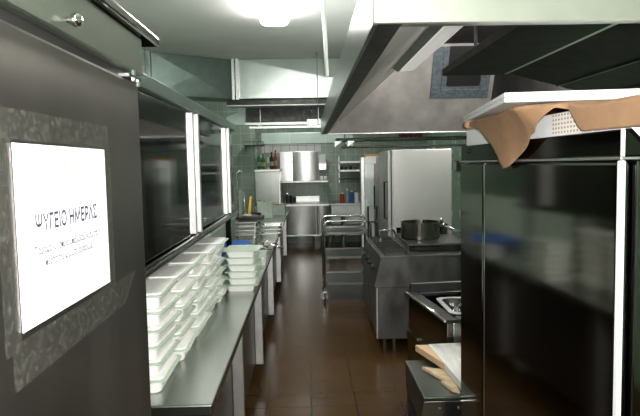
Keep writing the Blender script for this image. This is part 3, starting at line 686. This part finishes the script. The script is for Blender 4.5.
b = BM(); box(b, TX, HX1 - .02, HY0 + .35, TY, TZ + .001, TZ + .014); obj('inner_top', b, 'filter', t)
b = BM(); box(b, HX1 - .019, HX1 - .0155, HY0 + .05, HY1 - .02, HZ + .19, TZ); obj('inner_side', b, 'filter', t)
# duct collar on the sloping far end
sl = Vector((0, TY - (HY1 - .02), TZ - HZ - .01)).normalized(); nl = Vector((0, sl.z, -sl.y)) * -1
o0 = Vector((0, HY1 - .02, HZ + .01))
def onend(bm, x0, x1, s0, s1, n0, n1):
    hexa(bm, [o0 + Vector((x, 0, 0)) + sl * s + nl * nn for nn in (n0, n1) for x, s in ((x0, s0), (x1, s0), (x1, s1), (x0, s1))])
def s_of(z): return (z - HZ - .01) / sl.z
cb0 = s_of(2.43); ct = s_of(TZ) - .03
b = BM(); onend(b, 1.60, 2.34, cb0, cb0 + .15, 0.001, 0.03); onend(b, 1.60, 1.79, cb0 + .151, ct, 0.001, 0.03); onend(b, 2.22, 2.34, cb0 + .151, ct, 0.001, 0.03)
onend(b, 1.72, 1.745, cb0 + .09, ct, 0.0301, 0.05); onend(b, 1.746, 2.3, cb0 + .10, cb0 + .12, 0.0301, 0.05)
obj('duct_collar', b, mat('blue-grey galvanised collar', (0.20, 0.24, 0.27), 0.45, 0.6, 25, 0.25, 0.02), t, 0.002, label='blue-grey square duct collar')
b = BM(); onend(b, 1.791, 2.219, cb0 + .152, ct, 0.001, 0.006); obj('duct_opening', b, 'black', t)
# lamp batten on the left slope
b = BM(); prism(b, [(0.80, 2.475), (0.862, 2.436), (0.90, 2.50), (1.02, 2.50), (1.02, 2.56), (0.90, 2.56)], 1, 2.1, 5.4); obj('light_batten', b, 'dull', t, 0.003)
b = BM(); prism(b, [(0.872, 2.434), (1.0, 2.447), (1.015, 2.498), (0.905, 2.498)], 1, 2.1, 5.38); obj('tube_cover', b, 'tube_glow', t, 0.004)
bx('batten_bracket', 'dull', (0.93, 0.99, 2.5, 2.6, 2.5605, 2.60), t, 0); bx('batten_bracket', 'dull', (0.93, 0.99, 4.5, 4.6, 2.5605, 2.60), t, 0)
bx('hood_fill_base', 'lamp_body', (0.92, 1.27, 1.92, 2.02, 2.52, 2.72), t, 0.004)  # added fill lamp, hidden behind the front panel, brightens the lining
bx('hood_fill_glass', 'hood_fill', (0.94, 1.25, 2.021, 2.09, 2.54, 2.70), t, 0.015)
bx('hood_fill_base', 'lamp_body', (1.98, 2.02, 5.03, 5.07, 2.701, TZ), t, 0)  # second added fill lamp, out of view above the filters
bx('hood_fill_glass', 'hood_fill', (1.86, 2.14, 5.0, 5.10, 2.55, 2.70), t, 0.015)
# filter bank
b = BM(); box(b, 1.04, 1.495, 2.1, 4.42, 2.252, 2.30); obj('filter_panel', b, 'filter', t)
b = BM(); slab(b, [(1.54, 2.1, 2.265), (1.54, 4.42, 2.265), (2.38, 4.42, 2.04), (2.38, 2.1, 2.04)], (0, 0, 1), 0.02); obj('filter_panel', b, 'filter', t)
bx('drip_channel', 'bright', (1.4955, 1.5395, 2.1, 4.43, 2.258, 2.29), t, 0.004, label='bright drip channel')
for x in (1.9, 2.2):
    bx('filter_rail', 'gutter', (x, x + 0.02, 2.1, 4.4, 2.155 - (x - 1.9) * .27, 2.185 - (x - 1.9) * .27), t, 0)
for y in (2.2, 4.3):
    for x in (1.25, 1.95): bx('filter_hanger', 'filter', (x, x + .02, y, y + .02, 2.30 if x < 1.5 else 2.18, TZ), t, 0)
# outer upper slope
b = BM(); slab(b, [(HX0 + .02, HY0 + .02, HZ + .205), (HX0 + .02, HY1 - .02, HZ + .205), (1.3, TY, ZC - .002), (1.3, HY0 + .2, ZC - .002)], (-1, 0, 1), 0.001); obj('outer_slope', b, 'galv', t)
for x, y in ((1.6, 2.5), (1.6, 6.5), (2.2, 2.5), (2.2, 6.5)):
    b = BM(); tube(b, [(x, y, TZ + .015), (x, y, ZC)], 0.01, 6); obj('hanger_rod', b, 'tube', t)

# ------------------------------------------------------------------ right refrigerator
FX, FN, FF, FT = 0.65, 1.182, 2.30, 1.662
TURN = Matrix.Translation((FX, FN, 0)) @ Matrix.Rotation(math.radians(2.0), 4, 'Z') @ Matrix.Translation((-FX, -FN, 0))
t = thing('refrigerator', 'dark mirror-polished refrigerator with kraft paper and white board on its top', 'refrigerator', (1.05, 1.8, 0))
bx('body', 'dark_steel', (FX + 0.031, 1.45, FN, FF, 0.12, 1.598), t, 0.003)
bx('door', 'dark_steel', (FX, FX + 0.030, FN + 0.018, 2.02, 0.14, 1.594), t, 0.007)
bx('door', 'dark_steel', (FX, FX + 0.030, 2.034, FF, 0.14, 1.594), t, 0.007)
bx('corner_glint', 'edge', (FX - 0.003, FX + 0.006, FN - 0.004, FN + 0.016, 0.14, 1.597), t, 0.003, label='painted highlight along the vertical corner')  # flash glint of the rounded corner, put in as a pale strip
bx('door_gasket', 'bright', (FX + 0.004, FX + 0.028, 2.0215, 2.0325, 0.14, 1.594), t, 0.001)
bx('top_ledge', 'bright', (FX - 0.004, FX + 0.05, FN, FF, 1.5985, 1.604), t, 0.001, label='bright ledge under the fascia')
bx('fascia', 'fascia_dark', (FX + 0.004, 1.45, FN, FF, 1.6045, FT), t, 0.003)
bx('corner_glint', 'edge', (FX + 0.0005, FX + 0.0035, FN - 0.003, FN + 0.010, 1.605, FT), t, 0.001)  # same painted glint carried on up the fascia
b = BM(); lathe(b, [(0.008, 0), (0.008, 0.006), (0.005, 0.008)], 0, 0, 0, 14); bmesh.ops.rotate(b, verts=b.verts[:], cent=(0, 0, 0), matrix=Matrix.Rotation(-PI / 2, 3, 'Y'))
bmesh.ops.translate(b, verts=b.verts[:], vec=(FX + .004, 2.20, 1.64)); obj('lock', b, 'black_metal', t)
for x in (0.72, 1.38):
    for y in (FN + .08, FF - .08): b = BM(); tube(b, [(x, y, 0), (x, y, 0.125)], 0.022); obj('leg', b, 'tube', t)

t.location = (FX, FN, 0); t.rotation_euler.z = math.radians(2.0)
for c in t.children: c.matrix_parent_inverse = Matrix.Translation((-FX, -FN, 0))
# white perforated crate on the fridge
t = thing('white_crate', 'white perforated crate under brown paper on top of the dark refrigerator', 'crate', (1.0, 1.8, FT))
crate_thing = t
b = BM(); box(b, 0.675, 1.35, 1.225, 2.30, FT + .0005, 1.724); obj('crate_body', b, 'white_card', t, 0.004)
b = BM(); box(b, 0.671, 0.6745, 1.345, 1.545, FT + .003, 1.72); obj('perforated_side', b, 'dots', t, label='side with rows of small brown holes')

# kraft paper
def interp(y, tab):
    for (a, va), (c, vc) in zip(tab, tab[1:]):
        if a <= y <= c: return va + (vc - va) * (y - a) / (c - a)
    return tab[-1][1] if y > tab[-1][0] else tab[0][1]
Ltab = [(1.00, .064), (1.345, .064), (1.372, .052), (1.41, .022), (1.45, .014), (1.52, .055), (1.60, .118), (1.70, .168), (1.75, .176), (1.785, .162), (1.88, .095), (1.98, .045), (2.08, .026), (2.30, .020)]
Ztab = [(1.00, 1.727), (1.36, 1.730), (1.42, 1.744), (1.55, 1.751), (2.36, 1.753)]
b = BM(); NY, NT, ND = 130, 8, 14; grid = []
for i in range(NY + 1):
    y = 1.00 + (2.16 - 1.00) * i / NY
    out = interp(y, [(1.0, .022), (1.42, .022), (1.56, .112), (2.16, .036)])
    L = interp(y, Ltab); zt = interp(y, Ztab); row = []
    for j in range(NT):
        x = 1.25 - (1.25 - 0.672) * j / (NT - 1)
        row.append(b.verts.new((x, y, zt + 0.002 * math.sin(9 * y + 5 * x) * (1 - j / (NT - 1)))))
    for j in range(1, ND + 1):
        s = j / ND * L
        lo = min(out, 0.038); bulge = (lo + (out - lo) * max(0, 1 - s / 0.11) ** 1.6) * min(1, s / 0.008) ** 0.5
        row.append(b.verts.new((0.672 - bulge - 0.0015 * math.sin(y * 30) * (s / 0.1), y + (0.045 * (s / .16) if y > 1.55 else 0), zt - s)))
    grid.append(row)
for A, B2 in zip(grid, grid[1:]):
    for k in range(len(A) - 1): b.faces.new((A[k], A[k + 1], B2[k + 1], B2[k]))
t = kp = tag(obj('kraft_paper', b, 'kraft', smooth=True, solid=0.0012), 'brown kraft paper sheet hanging in a pointed flap over the dark refrigerator', 'paper')
b = BM(); tube(b, [(0.636, 2.13, 1.737), (0.65, 2.22, 1.739)], 0.0155, 14); c = obj('rolled_edge', b, 'kraft', t, smooth=True)
b = BM()
vs = [b.verts.new(p) for p in ((0.643, 1.79, 1.672), (0.643, 1.715, 1.655), (0.643, 1.79, 1.62))]; b.faces.new(vs); obj('inner_fold', b, 'kraft_dark', t, solid=0.001)
# white board on top
b = BM(); ang = -0.131; pv = Vector((0.53, 1.55, 0))
box(b, 0.53, 1.50, 1.55, 2.34, 1.756, 1.770, ang, pv)
wb = tag(obj('white_board', b, 'white_card', bevel=0.004), 'white rimmed board lying over the brown paper on the refrigerator', 'board')
b = BM()
for d in ((0.53, 1.50, 1.55, 1.57), (0.53, 1.50, 2.32, 2.34), (0.53, 0.55, 1.571, 2.319), (1.48, 1.50, 1.571, 2.319)): box(b, d[0], d[1], d[2], d[3], 1.7705, 1.782, ang, pv)
obj('rim', b, 'white_card', wb, 0.002)
b = BM()
zt = FT + .0004
vs = [b.verts.new(p) for p in ((0.662, 1.22, zt), (0.86, 1.22, zt), (0.662, FN - .010, zt + .001), (0.86, FN - .010, zt + .001), (0.79, FN - .014, 1.53))]
b.faces.new((vs[0], vs[1], vs[3], vs[2])); b.faces.new((vs[2], vs[3], vs[4]))
sheet = tag(obj('paper_sheet', b, 'white_card', solid=0.0006), 'corner of a white sheet hanging over the near end of the dark refrigerator', 'paper')
for o in (crate_thing, kp, sheet): o.matrix_world = TURN @ Matrix.Translation(o.location)

# ------------------------------------------------------------------ bench with board, behind the fridge
t = thing('low_bench', 'low steel bench with dark green top beside the dark refrigerator', 'bench', (0.7, 2.7, 0))
BZ = 0.58
b = BM(); box(b, 0.49, 0.98, 2.45, 2.93, BZ - 0.02, BZ); obj('bench_top', b, 'bench_top', t, 0.005)
b = BM(); prism(b, [(0.492, BZ - .021), (0.98, BZ - .021), (0.98, BZ - .15), (0.50, BZ - .15), (0.483, BZ - .09)], 1, 2.452, 2.47); obj('front_apron', b, 'steel', t, 0.002, label='bright drilled front apron')
b = BM()
for x in (0.56, 0.645, 0.9):
    tube(b, [(x, 2.445, BZ - .055), (x, 2.453, BZ - .055)], 0.006, 10)
obj('bolt', b, 'black', t)
b = BM(); box(b, 0.492, 0.505, 2.471, 2.925, BZ - .15, BZ - .021); obj('side_apron', b, 'black_metal', t)
for x in (0.515, 0.95):
    for y in (2.50, 2.89): b = BM(); box(b, x - .02, x + .02, y - .02, y + .02, 0, BZ - .021); obj('leg', b, 'black_metal', t, 0.003)
bx('undershelf', 'black_metal', (0.54, 0.925, 2.48, 2.91, 0.2, 0.22), t)
t = thing('white_board', 'thick white streaked board with timber edge lying on the low bench', 'board', (0.75, 2.7, BZ))
b = BM(); hexa(b, [(0.660, 2.425, 0.598), (0.95, 2.425, 0.598), (0.95, 3.04, 0.598), (0.630, 3.02, 0.598), (0.660, 2.425, 0.635), (0.95, 2.425, 0.635), (0.95, 3.04, 0.635), (0.630, 3.02, 0.635)]); obj('board_sheet', b, 'slab', t, 0.003)
b = BM(); hexa(b, [(0.650, 2.70, 0.598), (0.658, 2.70, 0.598), (0.629, 3.02, 0.598), (0.560, 3.02, 0.598), (0.650, 2.70, 0.632), (0.658, 2.70, 0.632), (0.629, 3.02, 0.632), (0.560, 3.02, 0.632)]); obj('timber_edge', b, 'wood', t, 0.003)
b = BM(); box(b, 0.72, 0.78, 2.72, 2.78, 0.6352, 0.637, 0.4); obj('scrap', b, 'white_card', t)
for k, pts in enumerate((((0.55, 2.79), (0.66, 2.74), (0.655, 2.60), (0.60, 2.66)), ((0.60, 2.60), (0.658, 2.59), (0.655, 2.47), (0.625, 2.50)))):
    b = BM(); prism(b, pts, 2, BZ + .001, BZ + .016)
    tag(obj('cardboard_scrap', b, 'cardboard', bevel=0.002), f"{'larger' if k == 0 else 'smaller'} torn beige cardboard piece poking out under the white board", 'cardboard')

# ------------------------------------------------------------------ bain-marie
a = 0.12; pv = Vector((0.655, 3.72, 0))
t = thing('bain_marie', 'dark steel sink-like unit with raised back edge and an open well', 'sink unit', (1.0, 3.4, 0))
def rb(name, m, d, bev=0.003, **k):
    b = BM(); box(b, *d, a, pv); return obj(name, b, m, t, bev, **k)
x0, x1, y0, y1 = 0.655, 1.45, 3.06, 3.78
rb('body', 'dark_steel', (x0 + .02, x1, y0 + .02, y1, 0.12, 0.50))
rb('side_wall', 'dark_steel', (x0 + .015, x0 + .05, y0 + .015, y1, 0.501, 0.728)); rb('side_wall', 'dark_steel', (x1 - .03, x1, y0 + .015, y1, 0.501, 0.728))
rb('front_wall', 'steel', (x0 + .051, x1 - .031, y0 + .015, y0 + .06, 0.501, 0.728)); rb('back_wall', 'dark_steel', (x0 + .051, x1 - .031, y1 - .05, y1, 0.501, 0.728))
b = BM()
for d in ((x0, x0 + .07, y0, y1), (x1 - .05, x1, y0, y1), (x0 + .0705, x1 - .0505, y0, y0 + .07), (x0 + .0705, x1 - .0505, y1 - .07, y1)): box(b, *d, 0.729, 0.75, a, pv)
obj('rim', b, 'black_metal', t, 0.006)
b = BM(); tube(b, [(x0 - .0, y0, 0.742), (x0, y1, 0.742)], 0.011, 10); bmesh.ops.rotate(b, verts=b.verts[:], cent=pv, matrix=Matrix.Rotation(a, 3, 'Z')); obj('edge_roll', b, 'tube', t, smooth=True)
rb('back_edge', 'range', (x0 + .03, x1, y1 + .001, y1 + .03, 0.70, 0.80), label='dull steel raised back edge')
for k in range(3): rb('door', 'dark_steel', (x0 + .006, x0 + .0195, y0 + .03 + k * .24, y0 + .26 + k * .24, 0.14, 0.49))
for xx in (x0 + .08, x1 - .08):
    for yy in (y0 + .08, y1 - .08):
        b = BM(); tube(b, [(xx, yy, 0), (xx, yy, 0.121)], 0.022, 10); bmesh.ops.rotate(b, verts=b.verts[:], cent=pv, matrix=Matrix.Rotation(a, 3, 'Z')); obj('leg', b, 'tube', t)
t = thing('food_pan', 'steel pan with shiny rim hanging in the open well of the sink unit', 'pan', (1.03, 3.35, 0.6))
cx, cy = 1.03, 3.36
b = BM(); loft(b, [rr3(0.20, 0.16, 0.04, 0.56, cx, cy), rr3(0.215, 0.175, 0.045, 0.752, cx, cy), rr3(0.211, 0.171, 0.045, 0.752, cx, cy), rr3(0.195, 0.155, 0.04, 0.566, cx, cy)])
obj('pan_body', b, 'range', t)
b = BM(); loft(b, [rr3(0.216, 0.176, 0.045, 0.7525, cx, cy), rr3(0.245, 0.205, 0.05, 0.7525, cx, cy), rr3(0.245, 0.205, 0.05, 0.757, cx, cy), rr3(0.216, 0.176, 0.045, 0.757, cx, cy)], False, False)
obj('rim', b, 'dull', t)
b = BM(); bmesh.ops.create_grid(b, x_segments=28, y_segments=24, size=1)
for v in b.verts: v.co = (cx + v.co.x * 0.195, cy + v.co.y * 0.155, 0.715 + R.uniform(-.022, .022))
tag(obj('crumpled_foil', b, 'foil', solid=0.001), 'crumpled silver foil lying inside the steel pan of the sink unit', 'foil')

# ------------------------------------------------------------------ cooking range
t = thing('cooking_range', 'steel cooking range with flared top carrying a griddle and a black saucepan', 'range', (1.0, 5.4, 0))
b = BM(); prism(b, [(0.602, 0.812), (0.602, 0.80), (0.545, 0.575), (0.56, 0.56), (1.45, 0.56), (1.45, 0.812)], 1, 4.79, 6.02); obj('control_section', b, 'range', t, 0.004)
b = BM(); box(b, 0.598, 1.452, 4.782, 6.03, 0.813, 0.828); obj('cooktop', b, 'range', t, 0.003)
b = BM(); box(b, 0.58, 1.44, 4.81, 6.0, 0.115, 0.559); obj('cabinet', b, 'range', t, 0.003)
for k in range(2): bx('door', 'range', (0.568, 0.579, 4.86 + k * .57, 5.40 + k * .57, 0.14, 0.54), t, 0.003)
bx('door_post', 'bright', (0.566, 0.579, 4.812, 4.85, 0.115, 0.556), t, 0.002)
for k in range(4):
    b = BM(); y = 5.0 + k * 0.25; tube(b, [(0.572, y, 0.70), (0.542, y, 0.707)], 0.022, 14); obj('knob', b, 'black', t)
for x in (0.64, 0.72, 1.38):
    for y in (4.86, 5.95): 
        if x == 0.72 and y > 5: continue
        b = BM(); tube(b, [(x, y, 0), (x, y, 0.116)], 0.016, 10); obj('leg', b, 'tube', t)
b = BM()
for k in range(3):
    for q in range(5): box(b, 0.64, 0.84, 4.86 + k * .38 + q * .065, 4.872 + k * .38 + q * .065, 0.846, 0.856)
    box(b, 0.64, 0.652, 4.85 + k * .38, 5.14 + k * .38, 0.829, 0.846); box(b, 0.828, 0.84, 4.85 + k * .38, 5.14 + k * .38, 0.829, 0.846)
obj('pan_grate', b, 'black_metal', t, 0.002)
t = thing('griddle', 'low steel griddle block on the range under the saucepan', 'griddle', (1.12, 5.4, 0.83))
bx('griddle_body', 'dark_steel', (0.885, 1.40, 5.02, 5.85, 0.8285, 0.875), t, 0.004)
bx('griddle_plate', 'range', (0.878, 1.41, 5.005, 5.86, 0.876, 0.893), t, 0.004)
bx('splash_edge', 'dark_steel', (0.90, 1.40, 5.83, 5.855, 0.8935, 0.95), t, 0.003)
bx('drawer', 'black_metal', (0.93, 1.36, 5.008, 5.0195, 0.838, 0.868), t, 0.002)
t = thing('saucepan', 'wide black saucepan with long handle on the griddle', 'saucepan', (1.06, 5.42, 0.8935))
px, py, pz = 1.06, 5.42, 0.8938
b = BM(); lathe(b, [(0.172, 0), (0.18, 0.008), (0.18, 0.15), (0.186, 0.153), (0.186, 0.157), (0.174, 0.156), (0.172, 0.012)], px, py, pz, 40); obj('pan_body', b, mat('dark saucepan metal', (0.20, 0.19, 0.17), 0.24, 1, 8, 0.2), t, smooth=False)
b = BM(); tube(b, [(px + .17, py - .06, pz + .115), (px + .24, py - .09, pz + .105), (px + .36, py - .13, pz + .06)], [0.012, 0.014, 0.017], 10); obj('handle', b, 'tube', t, smooth=True)
b = BM(); tube(b, [(px + .12, py - .14, pz + .125), (px + .16, py - .18, pz + .13), (px + .20, py - .12, pz + .125), (px + .17, py - .07, pz + .12)], 0.007, 8); obj('side_loop', b, 'black_metal', t, smooth=True)
t = thing('steel_knob_pot', 'small lidded steel pot with ball knob behind the saucepan handle', 'pot', (1.33, 5.62, 0.8935))
b = BM(); lathe(b, [(0.06, 0), (0.062, 0.10), (0.058, 0.105), (0.02, 0.115)], 1.325, 5.70, 0.8935, 24); obj('pot_body', b, 'dark_steel', t)
b = BM(); bmesh.ops.create_icosphere(b, subdivisions=2, radius=0.024, matrix=Matrix.Translation((1.325, 5.70, 1.03))); obj('lid_knob', b, 'chrome', t, smooth=True)
# black wire stand on the aisle side of range
t = thing('wire_holder', 'black upright wire frame on the aisle edge of the range', 'wire frame', (0.66, 5.9, 0.83))
b = BM(); zb = 0.8285
tube(b, [(0.63, 5.98, zb), (0.63, 5.98, 1.16), (0.72, 5.98, 1.16), (0.72, 5.98, zb)], 0.009, 8); obj('frame_loop', b, 'black', t)
b = BM(); tube(b, [(0.63, 5.975, 1.0), (0.72, 5.975, 1.0)], 0.007, 8); obj('crossbar', b, 'black', t)
b = BM(); tube(b, [(0.70, 5.57, zb), (0.70, 5.57, 0.95), (0.82, 5.55, 0.965), (0.84, 5.55, 0.93)], 0.011, 10)
tag(obj('water_spout', b, 'chrome', smooth=True), 'curved chrome spout over the aisle side of the range', 'spout')

# ------------------------------------------------------------------ tall oven and cabinet behind the range
t = thing('tall_oven', 'tall plain brushed steel oven block behind the range', 'oven', (1.2, 6.6, 0))
bx('body', 'oven', (0.905, 1.56, 6.22, 7.0, 0.08, 1.745), t, 0.004)
bx('door', 'oven', (0.872, 0.904, 6.24, 6.98, 0.30, 1.735), t, 0.004)
bx('side_sheet', 'oven', (0.925, 1.50, 6.205, 6.219, 0.1, 1.735), t, 0.002)
bx('corner_seam', 'black', (0.906, 0.914, 6.213, 6.2195, 0.1, 1.735), t, 0)
b = BM(); tube(b, [(0.871, 6.32, 1.0), (0.845, 6.32, 1.0), (0.845, 6.32, 1.4), (0.871, 6.32, 1.4)], 0.009, 8); obj('handle', b, 'black', t)
for x in (0.95, 1.5):
    for y in (6.28, 6.94): b = BM(); tube(b, [(x, y, 0), (x, y, 0.081)], 0.02); obj('leg', b, 'tube', t)
t = thing('tall_cabinet', 'tall steel cabinet with bright door edge standing beyond the oven', 'cabinet', (1.05, 8.0, 0))
bx('body', 'steel', (0.80, 1.40, 7.78, 8.05, 0.08, 1.70), t, 0.004)
bx('door', 'dull', (0.775, 0.90, 7.755, 7.779, 0.12, 1.69), t, 0.003)
bx('door_edge', 'bright', (0.722, 0.773, 7.74, 7.85, 0.12, 1.69), t, 0.006, label='bright vertical door edge')
bx('top_panel', 'white_card', (0.79, 0.93, 7.752, 7.778, 1.60, 1.70), t, 0.003)
b = BM(); tube(b, [(0.90, 7.74, 1.30), (0.90, 7.72, 1.30), (0.90, 7.72, 1.0), (0.90, 7.74, 1.0)], 0.01, 8); bmesh.ops.translate(b, verts=b.verts[:], vec=(0, 0.014, 0)); obj('handle', b, 'black', t)
for x in (0.84, 1.36):
    for y in (7.82, 8.0): b = BM(); tube(b, [(x, y, 0), (x, y, 0.081)], 0.02); obj('leg', b, 'tube', t)
b = BM(); box(b, 0.77, 1.0, 7.80, 8.03, 1.7005, 1.728)
tag(obj('orange_tray', b, 'orange', bevel=0.004), 'flat orange-brown tray lying on the tall cabinet beyond the oven', 'tray')
t = thing('wall_box', 'dark box fixed on the green side wall between oven and refrigerator', 'box', (2.4, 8.6, 1.5))
bx('box_body', 'black_metal', (2.36, 2.479, 9.1, 9.3, 1.45, 1.62), t, 0.004); bx('box_lid', 'dull', (2.35, 2.359, 9.11, 9.29, 1.46, 1.61), t, 0.002)

# ------------------------------------------------------------------ trolley
t = thing('serving_trolley', 'three-tier steel serving trolley standing in the aisle', 'trolley', (0.45, 7.0, 0))
tx0, tx1, ty0, ty1 = 0.185, 0.725, 6.63, 7.34
for y in (ty0, ty1):
    b = BM(); z = 0.95; r_ = 0.06
    pts = [(tx0, y, 0.13), (tx0, y, z - r_)] + [(tx0 + r_ - r_ * math.cos(a_), y, z - r_ + r_ * math.sin(a_)) for a_ in (PI / 8, PI / 4, 3 * PI / 8, PI / 2)] + \
          [(tx1 - r_ + r_ * math.sin(a_), y, z - r_ + r_ * math.cos(a_)) for a_ in (0, PI / 8, PI / 4, 3 * PI / 8, PI / 2)] + [(tx1, y, 0.13)]
    tube(b, pts, 0.0125, 10); obj('frame_loop', b, 'tube', t, smooth=True)
for z in (0.82, 0.54, 0.235):
    b = BM(); loft(b, [rr3((tx1 - tx0) / 2 - .014, (ty1 - ty0) / 2 - .014, .02, z - .028, (tx0 + tx1) / 2, (ty0 + ty1) / 2), rr3((tx1 - tx0) / 2 - .014, (ty1 - ty0) / 2 - .014, .02, z, (tx0 + tx1) / 2, (ty0 + ty1) / 2),
                       rr3((tx1 - tx0) / 2 - .024, (ty1 - ty0) / 2 - .024, .02, z, (tx0 + tx1) / 2, (ty0 + ty1) / 2), rr3((tx1 - tx0) / 2 - .03, (ty1 - ty0) / 2 - .03, .02, z - .018, (tx0 + tx1) / 2, (ty0 + ty1) / 2)])
    obj('shelf', b, 'range', t)
for x in (tx0, tx1):
    for y in (ty0, ty1):
        b = BM(); tube(b, [(x - .014, y, 0.0605), (x + .014, y, 0.0605)], 0.060, 20); w = obj('wheel', b, 'rubber', t, 0.006)
        b = BM(); tube(b, [(x - .018, y, 0.0605), (x + .018, y, 0.0605)], 0.02, 12); box(b, x - .022, x - .018, y - .012, y + .012, 0.05, 0.135); box(b, x + .018, x + .022, y - .012, y + .012, 0.05, 0.135); box(b, x - .022, x + .022, y - .014, y + .014, 0.122, 0.135); f_ = obj('caster_fork', b, 'tube', t)

# ------------------------------------------------------------------ light and camera
w = bpy.data.worlds.new('world'); scene.world = w; w.use_nodes = True
w.node_tree.nodes['Background'].inputs[0].default_value = (0.5, 0.55, 0.5, 1); w.node_tree.nodes['Background'].inputs[1].default_value = 0.02
C = Vector((0, 0, 1.6)); yaw, pitch, roll = 0.02178437, 0.07443334, math.radians(1.1)
fw = Vector((math.sin(yaw) * math.cos(pitch), math.cos(yaw) * math.cos(pitch), -math.sin(pitch)))
rt = Vector((math.cos(yaw), -math.sin(yaw), 0)); up = rt.cross(fw)
r2 = rt * math.cos(roll) - up * math.sin(roll); u2 = up * math.cos(roll) + rt * math.sin(roll)
mw = Matrix((r2, u2, -fw)).transposed().to_4x4(); mw.translation = C
cd = bpy.data.cameras.new('camera'); cd.sensor_width = 36; cd.lens = 580 / 640 * 36; cd.clip_start = 0.01; cd.clip_end = 60
cam = bpy.data.objects.new('camera', cd); COL.objects.link(cam); cam.matrix_world = mw; scene.camera = cam
# the camera's own small flash, just above the lens
ld = bpy.data.lights.new('flash', 'AREA'); ld.shape = 'RECTANGLE'; ld.size = 0.04; ld.size_y = 0.025; ld.energy = 55; ld.color = (1, 0.98, 0.95)
fl = bpy.data.objects.new('flash', ld); COL.objects.link(fl); mf = mw.copy(); mf.translation = C + u2 * 0.05 + r2 * 0.03; fl.matrix_world = mf

vs = scene.view_settings
vs.view_transform = 'Standard'; vs.look = 'None'; vs.gamma = 1; vs.use_curve_mapping = False; vs.exposure = 0.0
